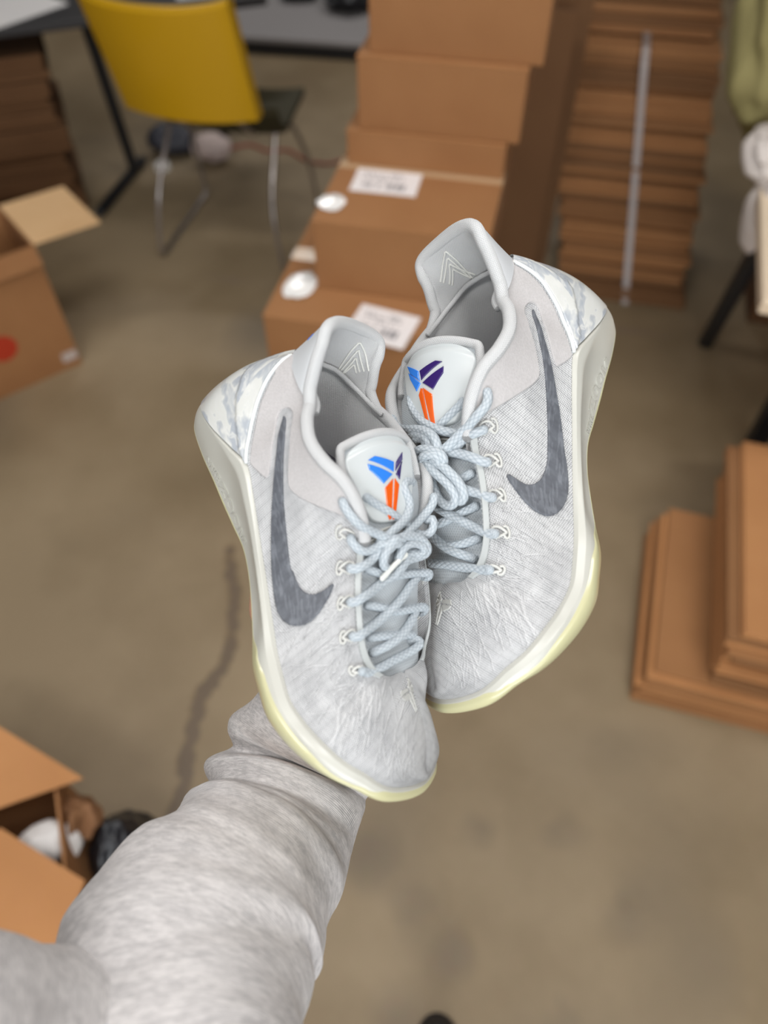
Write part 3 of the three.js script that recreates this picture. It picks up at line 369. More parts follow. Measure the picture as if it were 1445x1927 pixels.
// lace paths in millimetres of each shoe
const LACES = {
  L: {
    hole: [[136.3,99.5,36.1],[140,99.2,36.4],[144.4,99.4,35.7],[148.2,99.6,34.3],[151.5,99.4,30.8],[154.7,99.1,24.5],[157.2,99.1,17.9],[160.1,99.6,12.1],[163,99.9,6.8],[165,99.3,2]],
    under_rim: [[136.5,104.1,17.2],[139.5,104.2,12.9],[142.8,104.6,8.1],[146.5,105.2,2.9],[149.6,105.2,-1.8],[152.5,104.9,-6.5],[155.6,104.2,-11.6],[156.9,103.4,-16.7]],
    hook: [[131.6,115.3,-24.8],[131.5,116,-18.9],[132.9,115.7,-14.3],[135.4,115,-12],[138.5,114.3,-12.1],[141.5,113.6,-13.3],[144.6,112.3,-13.8],[147.7,110.8,-13],[150.7,109.2,-10.5],[153.8,106.9,-6.1],[156.1,105,-0.8],[158.2,102.7,4.6],[160.3,100,9.2],[162.1,97.9,12.3],[163.6,94.1,16.5],[163.8,91.3,21.6],[162.3,90,26.4],[159.3,89.7,29.3],[156.4,89.8,30.5],[154.6,90.2,30.8]],
    e2: [[168.6,80.6,29.8],[170.2,82.8,29.3],[170.5,84.9,27.3],[170,86.8,23.4],[168.7,88.6,19.6],[167.2,91.2,16.5],[165.8,93.9,13.7],[164.6,97,10.6]],
    e3: [[185.1,72.2,32.3],[186.3,74.3,31.6],[185.8,77.3,28.3],[184.7,78.9,22.7],[182.9,80.6,16.5],[181.4,83,11.1],[180.3,85.6,6.5],[179.8,87.8,2.6],[179,89.9,-0.9],[176.7,93.1,-4.1],[174.3,95.2,-6.2]],
    bar1: [[171.8,83.7,18.1],[174.2,84.4,13],[176.8,85.2,7.3],[179.1,86.4,0.8],[179.8,87.8,-6.3],[180.4,88.8,-14.3],[181.2,89.7,-22.7],[182.4,91,-30.2],[183,90.9,-35.2],[184,88.1,-37.8],[182.6,84.4,-38.8]],
    e4: [[202,63.6,32.6],[203.4,65.4,31.5],[202.8,67.2,28.3],[201.5,68.3,22.6],[199.9,70.6,15.5],[198,73.7,9.1],[195.8,77.4,3.1],[193.5,80.3,-2.6],[190.7,83,-8.2],[187.6,85.4,-13.6],[185.1,87,-18.8],[183.2,87.8,-23.7],[180.8,88.1,-27.9]],
    bar2: [[189.1,72.6,17.8],[191.2,73.6,12],[193.7,74.4,6.1],[196.2,75,-0.2],[197.6,75.9,-7.3],[198.3,76.8,-15.5],[199,77.5,-24.3],[199.4,77.8,-32.1],[200.3,75.8,-36.8],[200.9,72.1,-38.9],[199.6,68.9,-40]],
    low: [[213.1,59.4,15],[213,62,11.3],[212.9,64.7,6.8],[212.2,67.3,1.5],[210.7,69.7,-4.2],[208.4,72,-9.9],[205.7,73.7,-15],[202.7,75,-20.2],[199.4,75.9,-25.3]],
    bar3: [[205.1,63.3,16.2],[206.2,64.8,11],[207.6,66.2,5.1],[209.1,67.4,-1.4],[210.4,68.5,-8.3],[211.2,69.1,-14.8],[212,68.3,-20.5]],
    e5: [[220.6,56.4,29],[222.2,56.2,23.2],[222.5,58.4,13.3],[221.5,61.3,1.6],[221,64.5,-9.7],[219.9,67.7,-18.6],[218.2,69.1,-23],[214.8,67.7,-21.5],[213.9,65.2,-16.8]],
    loop_big: [[175.8,89.1,6.5],[174,90.4,11.4],[172.1,92.9,14.3],[169.6,96,14.7],[166.9,99.3,12.5],[164.8,102.6,7.8],[163.6,104.8,1.2],[164,106,-6.4],[165.7,106.4,-13.3],[168.5,106.1,-18.5],[171.8,104.6,-21.7],[173.8,102.2,-23],[174.4,99.4,-21.2],[174.2,97.3,-16.3],[174.4,95.8,-10.2],[175.4,94.5,-5.2],[177.3,92.4,-1.6],[179.4,89.8,1.4]],
    loop_inner: [[173.2,95.2,1.7],[170.6,98.1,0.8],[168.3,101.3,-2.4],[167.6,103.5,-7.9],[168.7,104.3,-13.7],[170.8,104.3,-18],[172.8,102.8,-19.3],[173.1,99.7,-16.8],[171.5,98.4,-12.2],[172.2,96.4,-6.3]],
    knot_wrap: [[161.8,96.2,14.2],[164.3,97.8,13.3],[165.2,100,11.9],[164.3,102.9,9.7],[163.3,104.7,7.7],[165.1,102.3,7.7],[166.7,98.7,9.4],[167.8,95.2,10.9],[169.7,92.9,11.1]],
    side: [[145,119.8,-33.4],[148.1,118.1,-31.8],[150.5,115.3,-29.6],[152.6,112,-26.3],[155.2,108.9,-21.2],[158.2,106.6,-14.4],[161,104.9,-7.2],[163.9,102.6,-0.8],[166.1,101.2,4.1]],
    curl: [[155.7,110.5,-28.9],[156.8,113.2,-29.3],[160,112.7,-28.8],[162.8,110.6,-27.8],[164,107.5,-26.2],[163.2,105,-23.6],[161.4,104,-19.5],[159.5,104.1,-14]],
    aglet: [[172.2,98.7,-2.8],[174,95.8,2.4],[176.1,92.5,7.1],[178.2,89.2,10.8],[179.8,86.7,13.7]],
  },
  R: {
    hole: [[136.7,98.3,36.1],[140.5,97.2,37.3],[145.4,96.8,36.8],[148.6,97.5,35.6],[151.8,97.6,32.3],[154.8,97.1,27.3],[157.1,96.9,22.9],[159.4,97,19.6],[161.9,97.1,16.5],[164.7,97.3,12.8],[167,97.6,8.8]],
    e1: [[154.5,89.7,31],[156.2,91.2,30.2],[157.7,92.7,27.6],[158.8,93.5,23.2],[160.2,93.3,19.1],[162.4,93,15.9],[164.5,93.3,12.8],[166,94.2,9.3]],
    tongue_hole: [[131.3,114.9,-22.6],[136.2,114.2,-20.1],[141.4,112.2,-16.4],[146.1,109.8,-11.5],[150.1,107.1,-5.8],[153,104.5,0.1],[155.1,102.1,5.6],[156.2,99.4,10.8],[156.8,97.2,14.6],[157.1,95.6,17.2]],
    under_rim: [[139.5,101.7,19.2],[141.7,101.5,16.5],[144.6,101.8,13],[147.5,102,9.3],[149.9,102.1,5.9],[151.5,102.2,2.8]],
    outer: [[139.3,114.6,-37.3],[144.7,115.1,-34.3],[148.7,113.5,-30.5],[151.1,111.5,-25.2],[152.6,110,-18],[154.1,108.7,-9.8],[156.4,107.2,-2.5],[159,105.7,3],[161.9,103.8,6.6],[165.2,101.9,8.4],[169,99.8,9.1]],
    side: [[154,106.1,-26.8],[155,107.3,-17.6],[156.8,107,-9.6],[159.2,105.9,-3.5],[162,104.5,0.6],[165.4,102.8,2.7],[168.6,101.5,3.6]],
    side2: [[158.3,104.1,-18.5],[158.2,105.4,-11.1],[159.7,104.6,-5.2],[162.9,103,-2.9],[166,101.9,-3.4]],
    ring: [[172.5,97.7,-7.2],[171,101.8,-9.2],[169.1,104.5,-8.1],[167.9,105.2,-3.5],[168.2,103.7,3.2],[169.6,100.8,9.2],[171.7,97.8,12],[173.8,95.3,11.2],[174.9,94.1,7.8]],
    ring2: [[173.8,97.5,-5.8],[173.2,101.4,-3.9],[172.1,103.2,0.6],[171.7,102,6.3],[172.6,99.4,9.8],[174.2,96.7,9.4],[175.2,95.2,6.3]],
    loop1: [[173.8,99.8,0],[177.2,97.4,3.3],[180.4,94.3,7.3],[183.4,91,11.5],[186.7,87.6,14.8],[189.8,84.5,16.2],[192.3,82.4,15.2],[193.9,81.8,11.9],[193.6,82.6,7.7],[191.2,85.3,3.6],[188,87.5,1.1],[183.7,90.7,-0.5],[179.6,94.3,-1.6],[175.5,97.5,-2.2]],
    loop2: [[172.6,98.9,4.5],[175.3,95.6,9.6],[178.4,92.3,13.9],[181.5,88.5,17.4],[184.6,85,19.5],[187.4,82,20],[189.9,80,18.7],[191,79.7,16],[189.9,80.6,13.2]],
    e2: [[169.3,80,29.8],[170.2,82.9,29.1],[169.6,86.3,26.5],[168.2,89,21.7],[166.8,91.3,16.2],[166,93.6,10.9]],
    e3: [[187.1,71.2,32.3],[187.1,73,29.9],[185.7,75.5,25.8],[184.8,77.4,21.3],[184,79.8,17.3]],
    e4: [[204.6,62.5,32.4],[204.6,63.9,28.9],[203,66,23.6],[200.9,68.1,17.9],[199.1,70.8,12.9],[197.3,74,8.4],[195.7,76.6,4.1],[194.1,79.3,-0.4],[192.2,81.2,-4.3]],
    e5: [[222.4,55.8,28.7],[222.3,56.6,24.2],[221.9,57.9,17.6],[221.2,59.2,10.6],[220.7,61,4.1],[220.1,63,-2.3],[219.6,64.7,-9.3],[219.1,65.7,-16.6]],
    bar4: [[205.9,73.3,-12.8],[208.3,71.4,-8.4],[210.8,69.1,-3.8],[212.9,66.5,1],[214.1,64.2,5.6],[214.9,61.4,10],[215.7,58.4,14.1]],
    under1: [[190.1,71.5,19],[191.6,72,14.6],[194,73.1,8.9],[196.3,74,2.6],[198.5,75,-3.8],[199.2,75.1,-8.7]],
    under2: [[205.3,62.5,17.9],[206.9,63.4,13.3],[208.8,64.7,7.7],[209.8,66.3,1.7],[210.4,68,-4.7]],
    under3: [[174.8,81.4,19.4],[176.6,81.9,16],[178.2,82.5,12.6],[179.6,83.2,9.1]],
  },
};

const MM = 0.001;
const knitTex = texture(256, 256, (x, y) => { const s = 16, r = Math.floor(y * s * 2), a = Math.abs(((x * s + (r % 2) * 0.5) % 1) - 0.5) * 2, b = Math.abs(((y * s * 2) % 1) - 0.5) * 2; return 0.25 + 0.75 * Math.sqrt(Math.max(0, 1 - a * a * 0.8)) * Math.sqrt(Math.max(0, 1 - b * b * 0.8)); }, false);
const knitCol = texture(256, 256, (x, y) => { const s = 16, r = Math.floor(y * s * 2), a = Math.abs(((x * s + (r % 2) * 0.5) % 1) - 0.5) * 2, b = Math.abs(((y * s * 2) % 1) - 0.5) * 2, k = Math.max(a, b); return mix3([0.66, 0.66, 0.65], [0.43, 0.44, 0.46], Math.pow(k, 3)); });
const braidTex = texture(64, 64, (x, y) => { const q = (a, b) => Math.sqrt(Math.max(0, 1 - Math.pow(2 * (((a % 1) + 1) % 1) - 1, 2) * 0.9)) * Math.sqrt(Math.max(0, 1 - Math.pow(2 * (((b % 1) + 1) % 1) - 1, 2) * 0.9)); return q(x * 2 + y * 2, x * 2 - y * 2); }, false);
const braidCol = texture(64, 64, (x, y) => { const q = (a, b) => Math.sqrt(Math.max(0, 1 - Math.pow(2 * (((a % 1) + 1) % 1) - 1, 2) * 0.9)) * Math.sqrt(Math.max(0, 1 - Math.pow(2 * (((b % 1) + 1) % 1) - 1, 2) * 0.9)); return mix3([0.29, 0.34, 0.385], [0.5, 0.545, 0.58], q(x * 2 + y * 2, x * 2 - y * 2) * 1.1); });
const insoleTex = texture(128, 128, (x, y) => mix3([0.05, 0.045, 0.06], [0.16, 0.15, 0.18], fbm(x * 8, y * 8, 3, 13, 8)));
const suedeTex = texture(512, 512, (x, y) => fbm(x * 64, y * 64, 3, 11, 64), false);
const suedeCol = texture(512, 512, (x, y) => mix3([0.41, 0.392, 0.39], [0.52, 0.5, 0.497], fbm(x * 64, y * 64, 3, 11, 64) * 0.7 + fbm(x * 6, y * 6, 3, 2, 6) * 0.3));
const marbleTex = texture(512, 512, (x, y) => { const a = fbm(x * 4, y * 4, 4, 31, 4), b = fbm(x * 4 + 3, y * 4 + 7, 4, 61, 4), v = fbm(x * 3 + a * 2.4, y * 5 + b * 2.4, 3, 71, 0), r = 1 - Math.abs(2 * ((v * 3.2) % 1) - 1); return mix3(mix3([0.64, 0.645, 0.615], [0.4, 0.43, 0.47], Math.max(0, v - 0.42) * 4.2), [0.7, 0.7, 0.67], Math.pow(r, 5) * 0.8); });
const slateTex = texture(256, 256, (x, y) => { const n = fbm(x * 20, y * 12, 4, 5, 0), m = fbm(x * 8, y * 40, 3, 9, 0); return mix3([0.075, 0.08, 0.094], [0.17, 0.182, 0.205], Math.pow(n, 1.5) * 0.8 + (m > 0.62 ? 0.4 : 0)); });
// woven upper: 340 x 170 mm, both sides side by side, with raised strands fanning over the toe and along the eyelets
const UPW = 340, UPH = 170, arcs = [0]; for (let i = 1; i <= 190; i++) { const a = upper((i - 1) / 10, 0.5), b = upper(i / 10, 0.5); arcs.push(arcs[i - 1] + Math.hypot(a[0] - b[0], a[1] - b[1], a[2] - b[2])); }
const arcAt = (p) => { const q = Math.max(0, Math.min(189.999, p * 10)), i = Math.floor(q); return arcs[i] + (arcs[i + 1] - arcs[i]) * (q - i); };
const upUV = (p, h) => [arcAt(p) / UPW, (h * 85) / UPH];
const relief = document.createElement('canvas'); relief.width = 2048; relief.height = 1024;
{ const g = relief.getContext('2d'); g.fillStyle = '#808080'; g.fillRect(0, 0, 2048, 1024); g.lineCap = 'round'; g.lineJoin = 'round';
  const stroke = (pts, w, tone) => { g.strokeStyle = tone; g.lineWidth = w; g.beginPath(); pts.forEach((q, i) => (i ? g.lineTo(q[0] * 2048, q[1] * 1024) : g.moveTo(q[0] * 2048, q[1] * 1024))); g.stroke(); };
  const strand = (p, h, dp, dh, n, w) => { const pts = []; for (let i = 0; i <= n; i++) { pts.push(upUV(p, Math.min(0.99, Math.max(0.02, h)))); p += (dp + between(-0.12, 0.12)) / n * 2; h += (dh + between(-0.06, 0.06)) / n * 2; if (p > 18.9) break; } if (pts.length < 2) return; stroke(pts.map(([a, b]) => [a + 0.0016, b + 0.0024]), w * 1.2, 'rgba(40,40,40,0.55)'); stroke(pts, w, 'rgba(235,235,235,0.85)'); };
  for (let i = 0; i < 46; i++) { const p = between(13.8, 17.6), h = between(0.35, 0.97); strand(p, h, between(0.25, 0.7), between(-0.28, -0.06), 9, between(3, 6)); } // over the toe
  for (let i = 0; i < 60; i++) { const p = between(9.2, 14.4), h = between(0.5, 0.93); strand(p, h, between(-0.25, 0.4), between(-0.2, 0.05), 6, between(2.5, 5)); } // along the eyelets
  for (let i = 0; i < 34; i++) { const p = between(10.5, 14.5), h = between(0.2, 0.6); strand(p, h, between(-0.3, 0.3), between(-0.16, 0.16), 5, between(2.5, 4.5)); }
  for (let i = 0; i < 14; i++) strand(between(4.9, 5.6), between(0.12, 0.22), 0.1, between(-0.04, 0.04), 3, 4); // the small woven mark by the heel
}
const reliefData = relief.getContext('2d').getImageData(0, 0, 2048, 1024).data;
const weave = (i, j) => { const X = i / 7.2, Y = j / 10.4, r = Math.floor(X), b = Math.abs((((Y + (r % 2) * 0.5) % 1) + 1) % 1 - 0.5) * 2, a = Math.abs((((X % 1) + 1) % 1) - 0.5) * 2; return Math.sqrt(Math.max(0, 1 - Math.pow(a * 1.02, 4))) * Math.sqrt(Math.max(0, 1 - Math.pow(b * 1.02, 3))); };
const upBump = texture(2048, 1024, (x, y, i, j) => { const k = reliefData[(j * 2048 + i) * 4] / 255; return 0.5 * k + 0.36 * weave(i, j) + 0.05 * hash(i >> 1, j >> 1, 3); }, false);
const upCol = texture(2048, 1024, (x, y, i, j) => { const k = reliefData[(j * 2048 + i) * 4] / 255 - 0.5, w = weave(i, j), patch = fbm(x * 26, y * 13, 3, 91), c = mix3([0.11, 0.115, 0.13], [0.86, 0.86, 0.86], Math.pow(w, 1.2) * 0.78 + k * 0.5 + (patch - 0.5) * 0.35); return c; });
const MAT = {
  upper: M({ map: upCol, bumpMap: upBump, bumpScale: 0.0014, roughness: 0.6, sheen: 0.3, sheenRoughness: 0.5, sheenColor: rgb(0.6, 0.6, 0.62) }),
  knit: M({ map: sized(knitCol, 0.024), bumpMap: sized(knitTex, 0.024), bumpScale: 0.0005, roughness: 0.8 }),
  tongueKnit: M({ map: sized(knitCol, 0.03), color: rgb(0.9, 0.96, 1.0), bumpMap: sized(knitTex, 0.03), bumpScale: 0.0006, roughness: 0.75 }),
  suede: M({ map: sized(suedeCol, 0.05), bumpMap: sized(suedeTex, 0.05), bumpScale: 0.00018, roughness: 0.95, sheen: 0.4, sheenRoughness: 0.6, sheenColor: rgb(0.5, 0.48, 0.48) }),
  slate: M({ map: sized(slateTex, 0.05), roughness: 0.5, clearcoat: 0.15 }),
  marble: M({ map: sized(marbleTex, 0.07), roughness: 0.3, clearcoat: 0.7, clearcoatRoughness: 0.2 }),
  gloss: M({ color: rgb(0.7, 0.73, 0.73), roughness: 0.15, clearcoat: 1, clearcoatRoughness: 0.08 }),
  smooth: M({ color: rgb(0.58, 0.595, 0.61), roughness: 0.55 }),
  strip: M({ color: rgb(0.43, 0.45, 0.445), roughness: 0.5 }),
  foam: M({ color: rgb(0.52, 0.515, 0.465), roughness: 0.38, clearcoat: 0.35, clearcoatRoughness: 0.3 }),
  outsole: M({ color: rgb(0.55, 0.53, 0.32), roughness: 0.3, clearcoat: 0.4, clearcoatRoughness: 0.2 }),
  shell: M({ color: rgb(0.6, 0.635, 0.64), roughness: 0.32, clearcoat: 0.3, clearcoatRoughness: 0.25 }),
  blue: M({ color: rgb(0.035, 0.22, 0.78), roughness: 0.22, clearcoat: 0.8 }), purple: M({ color: rgb(0.035, 0.016, 0.13), roughness: 0.22, clearcoat: 0.8 }), orange: M({ color: rgb(0.78, 0.11, 0.008), roughness: 0.24, clearcoat: 0.8 }),
  lace: M({ map: sized(braidCol, 1), bumpMap: sized(braidTex, 1), bumpScale: 0.0004, roughness: 0.75 }),
  satin: M({ color: rgb(0.5, 0.5, 0.475), roughness: 0.45 }),
  thread: M({ color: rgb(0.58, 0.58, 0.55), roughness: 0.7 }),
  insole: M({ map: sized(insoleTex, 0.05), roughness: 0.85 }),
  chev: M({ color: rgb(0.72, 0.72, 0.68), roughness: 0.5 }),
  clear: M({ color: rgb(0.75, 0.76, 0.72), roughness: 0.12, clearcoat: 1 }),
};
MAT.lace.bumpMap.repeat.set(2, 3); MAT.lace.map.repeat.set(2, 3);
const font = await new FontLoader().loadAsync('fonts/droid/droid_sans_bold.typeface.json');
// a slab that lies on a surface: polygon in surface parameters, raised by t millimetres with a crisp rounded edge
function slab(fn, poly, su, sv, t, { low = -0.4, edge = 0.5, max = 3, smooth: sm = 0, up = null } = {}) {
  let P = poly.map(([u, v]) => new THREE.Vector2(u * su, v * sv));
  for (let k = 0; k < sm; k++) { const Q = []; P.forEach((p, i) => { const n = P[(i + 1) % P.length]; Q.push(p.clone().lerp(n, 0.25), p.clone().lerp(n, 0.75)); }); P = Q; }
  const D = []; P.forEach((p, i) => { const n = P[(i + 1) % P.length], c = Math.max(1, Math.ceil(p.distanceTo(n) / 1.6)); for (let k = 0; k < c; k++) D.push(p.clone().lerp(n, k / c)); }); P = D;
  if (THREE.ShapeUtils.area(P) < 0) P.reverse();
  const N = P.length, inset = P.map((p, i) => { const a = P[(i + N - 1) % N], b = P[(i + 1) % N], d = b.clone().sub(a).normalize(); return new THREE.Vector2(p.x - d.y * edge, p.y + d.x * edge); });
  let V = inset.map((p) => [p.x, p.y]), T = THREE.ShapeUtils.triangulateShape(inset, []);
  for (let pass = 0; pass < 9; pass++) { // split long edges at their middles
    const mid = new Map(), m = (a, b) => { const k = a < b ? a * 1e6 + b : b * 1e6 + a; if (!mid.has(k)) { const p = V[a], q = V[b]; if (Math.hypot(p[0] - q[0], p[1] - q[1]) <= max) mid.set(k, -1); else { V.push([(p[0] + q[0]) / 2, (p[1] + q[1]) / 2]); mid.set(k, V.length - 1); } } return mid.get(k); };
    const out = []; let any = false;
    for (const [a, b, c] of T) { const x = m(a, b), y = m(b, c), z = m(c, a), n = (x >= 0) + (y >= 0) + (z >= 0); if (!n) { out.push([a, b, c]); continue; } any = true;
      if (n === 3) out.push([a, x, z], [x, b, y], [z, y, c], [x, y, z]);
      else if (n === 1) { if (x >= 0) out.push([a, x, c], [x, b, c]); else if (y >= 0) out.push([b, y, a], [y, c, a]); else out.push([c, z, b], [z, a, b]); }
      else { if (x < 0) out.push([c, z, y], [z, a, b], [z, b, y]); else if (y < 0) out.push([a, x, z], [x, b, c], [x, c, z]); else out.push([b, y, x], [y, c, a], [y, a, x]); } }
    T = out; if (!any) break;
  }
  const at = (x, y, off) => { const u = x / su, v = y / sv, e = 0.01, a = fn(u + e, v), b = fn(u - e, v), c = fn(u, v + e), d = fn(u, v - e), p = fn(u, v); const s = a.map((q, i) => q - b[i]), r = c.map((q, i) => q - d[i]); let n = [s[1] * r[2] - s[2] * r[1], s[2] * r[0] - s[0] * r[2], s[0] * r[1] - s[1] * r[0]]; const l = Math.hypot(...n) || 1; const o = (typeof off === 'function' ? off(u, v) : off) * (up ?? 1); return p.map((q, i) => q + (n[i] / l) * o); };
  const top = new THREE.BufferGeometry(), pos = [], uv = []; V.forEach(([x, y]) => { pos.push(...at(x, y, t)); uv.push(x * MM, y * MM); });
  top.setAttribute('position', new THREE.Float32BufferAttribute(pos, 3)); top.setAttribute('uv', new THREE.Float32BufferAttribute(uv, 2)); top.setIndex(T.flat()); top.computeVertexNormals();
  const side = grid((u, v) => { const i = Math.round(u * N) % N, tt = typeof t === 'function' ? t(inset[i].x / su, inset[i].y / sv) : t, a = at(inset[i].x, inset[i].y, tt), b = at(P[i].x, P[i].y, tt - edge * 0.7), c = at(P[i].x, P[i].y, low); return v < 0.5 ? a.map((q, k) => q + (b[k] - q) * v * 2) : b.map((q, k) => q + (c[k] - q) * (v - 0.5) * 2); }, N, 2, (u, v) => { const i = Math.round(u * N) % N; return [P[i].x * MM, P[i].y * MM]; });
  return mergeGeometries([top, side]);
}
function buildSneaker(label, side, position, quaternion, scale) {
  const shoe = thing('sneaker', label, 'sneaker', position); shoe.quaternion.set(...quaternion);
  const B = BAKED[side], flipZ = side === 'R', core = [150, 60, -5];
  // millimetres to metres, and the mirror image for the other foot
  const fin = (g, ref = core, keep = false) => { const p = g.attributes.position; for (let i = 0; i < p.count; i++) p.setXYZ(i, p.getX(i) * MM * scale, p.getY(i) * MM * scale, p.getZ(i) * MM * scale * (flipZ ? -1 : 1)); if (keep) { flipZ ? flip(g) : g.computeVertexNormals(); return g; } return facing(flip(g), ref && [ref[0] * MM * scale, ref[1] * MM * scale, ref[2] * MM * scale * (flipZ ? -1 : 1)]); };
  const add = (parent, name, g, mat, lab, ref, keep) => part(parent, name, fin(g, ref ?? core, keep), mat, lab);
  const inner = (p, h) => mirror(p, upper(p, h));
  // the woven upper: both sides in one skin
  const halves = [1, -1].map((m) => grid((u, v) => { const p = u * NS, h = v; return m > 0 ? upper(p, h) : inner(p, h); }, 150, 26, (u, v) => { const q = upUV(u * NS, v); return m > 0 ? q : [q[0], 1 - q[1]]; }));
  add(shoe, 'upper', mergeGeometries([facing(halves[0], core), facing(halves[1], core)]), MAT.upper, undefined, core);
  // suede ankle panel on the seen side, its mirror image on the other
  add(shoe, 'suede_panel', slab(upper, B.suede, 14, 62, 0.9, { smooth: 2, edge: 0.6, up: 1 }), MAT.suede, 'soft grey suede ankle panel', core);
  add(shoe, 'suede_panel', slab(inner, B.suede, 14, 62, 0.9, { smooth: 2, edge: 0.6, up: -1 }), MAT.suede, 'soft grey suede ankle panel', core);
  // the grey hook mark
  const hook = [...B.swooshOut, ...B.swooshIn.slice().reverse()];
  add(shoe, 'hook_mark', slab(upper, hook, 14, 62, 1.3, { smooth: 1, edge: 0.5, max: 2.5, up: 1 }), MAT.slate, 'flat slate grey hook shaped mark', core);
  add(shoe, 'hook_mark', slab(inner, hook, 14, 62, 1.3, { smooth: 1, edge: 0.5, max: 2.5, up: -1 }), MAT.slate, 'flat slate grey hook shaped mark', core);
  // marbled heel counter wrapping the heel
  const front = (h) => { const F = B.counterFront; for (let i = 1; i < F.length; i++) if (h <= F[i][1]) { const t = (h - F[i - 1][1]) / (F[i][1] - F[i - 1][1]); return F[i - 1][0] + (F[i][0] - F[i - 1][0]) * t; } return F[F.length - 1][0]; };
  const fold = (h) => { const F = B.crease; for (let i = 1; i < F.length; i++) if (h <= F[i][1]) { const t = (h - F[i - 1][1]) / (F[i][1] - F[i - 1][1]); return F[i - 1][0] + (F[i][0] - F[i - 1][0]) * t; } return F[F.length - 1][0] - (h - 0.607) * 2; };
  const counter = (u, v) => { const a = u * 2 - 1, h = v * 0.985, p = Math.abs(a) * front(h), f = Math.max(0, fold(h)), fnc = a >= 0 ? upper : inner, q = fnc(p, h), o = outward(Math.max(0.06, p)), rid = 0.5 * Math.sin((p * 3 + h * 2) * 2) * smooth(0.75, 0.95, h);
    const off = (1.2 + (p > f ? 1.1 * (1 - 0.75 * smooth(0, 1, (p - f) / Math.max(0.3, front(h) - f))) : 0.5 * smooth(0.75, 0, Math.abs(p - f * 0.55))) + rid) * (1 - smooth(0.97, 1, Math.abs(a)) * 0.9); return [q[0] + o[0] * off, q[1] + off * 0.25 * h, q[2] + o[1] * off * (a >= 0 ? 1 : -1)]; };
  add(shoe, 'heel_counter', grid(counter, 110, 44, (u, v) => [(u - 0.5) * 0.18, v * 0.08]), MAT.marble, 'marbled glossy heel counter', [40, 60, -3]);
  for (const m of [1, -1]) { const pts = []; for (let k = 0; k <= 14; k++) { const h = 0.01 + 0.95 * (k / 14), q = (m > 0 ? upper : inner)(front(h) - 0.03, h), o = outward(front(h)); pts.push([q[0] + o[0] * 0.8, q[1], q[2] + o[1] * 0.8 * m]); } add(shoe, 'counter_trim', tube(pts, 1.35, { rad: 8 }), MAT.gloss, 'glossy pale trim along the counter', null, true); }
  // padded heel tab with a smooth back
  
  const tabSkin = (sgn, t) => (u, v) => { const a = u * 2 - 1, e = 0.02, q = tab(a, v), c = tab(Math.min(1, a + e), v), d = tab(Math.max(-1, a - e), v), f = tab(a, Math.min(1, v + e)), g = tab(a, Math.max(0, v - e)), s = c.map((x, i) => x - d[i]), r = f.map((x, i) => x - g[i]); let n = [s[1] * r[2] - s[2] * r[1], s[2] * r[0] - s[0] * r[2], s[0] * r[1] - s[1] * r[0]]; const l = Math.hypot(...n) || 1; n = n.map((x) => x / l); const side2 = Math.min(1, (1 - Math.abs(a)) / 0.13), topd = Math.min(1, (1 - v) / 0.1), k = Math.sqrt(1 - (1 - side2) ** 2) * Math.sqrt(1 - (1 - topd) ** 2); const fwd = n[0] > 0 ? 1 : -1; const pad = sgn > 0 ? 4.2 : 3; return q.map((x, i) => x + n[i] * fwd * sgn * pad * k); };
  add(shoe, 'heel_tab', grid(tabSkin(1), 56, 36, (u, v) => [u * 0.085, v * 0.042]), MAT.knit, 'knit faced padded heel tab', [20, 100, 0]);
  add(shoe, 'heel_tab_back', grid(tabSkin(-1), 56, 36, (u, v) => [u * 0.085, v * 0.042]), MAT.smooth, 'smooth white back of the heel tab', [60, 125, 0]);
  const onTab = (a, b) => { const q = tabSkin(1)((a + 1) / 2, b); return [q[0] + 0.45, q[1] + 0.1, q[2]]; };
  for (const l of B.chev) { const pts = []; for (let i = 1; i < l.length; i++) for (let k = i > 1 ? 1 : 0; k <= 8; k++) pts.push(onTab(l[i - 1][0] + (l[i][0] - l[i - 1][0]) * (k / 8), l[i - 1][1] + (l[i][1] - l[i - 1][1]) * (k / 8))); add(shoe, 'chevron_line', tube(pts, 0.6, { rad: 8 }), MAT.chev, 'raised chevron line', null, true); }
  if (side === 'L') { const pts = [[0.53, 0.62], [0.52, 0.58], [0.5, 0.53], [0.5, 0.48]].map(([a, b]) => tabSkin(-1)((a + 1) / 2, b)); add(shoe, 'printed_mark', tube(pts, 0.45, { rad: 6, step: 0.6 }), MAT.blue, 'thin blue curved mark on the tab back', null, true); }
  // knit collar rim, lining and insole
  { const pts = [], rim = (m, p) => { const t = m > 0 ? topLine(p) : mirror(p, topLine(p)); return [t[0], t[1] - 0.5, t[2] - m * 1.2]; }, edge = (a, b) => tab(a, b).map((x, i) => x + [0.6, -0.4, 0][i]);
    for (let k = 34; k >= 0; k--) pts.push(rim(1, 4.25 + 5.6 * (k / 34)));
    for (let k = 1; k <= 8; k++) pts.push(edge(0.97, 0.1 + 0.82 * (k / 8)));
    for (let k = 1; k < 12; k++) pts.push(edge(0.97 - 1.94 * (k / 12), 0.975));
    for (let k = 8; k >= 1; k--) pts.push(edge(-0.97, 0.1 + 0.82 * (k / 8)));
    for (let k = 0; k <= 34; k++) pts.push(rim(-1, 4.25 + 5.6 * (k / 34)));
    add(shoe, 'collar_rim', tube(pts, 3.9, { rad: 14, metric: true }), MAT.knit, 'round knit collar rim', null, true); }
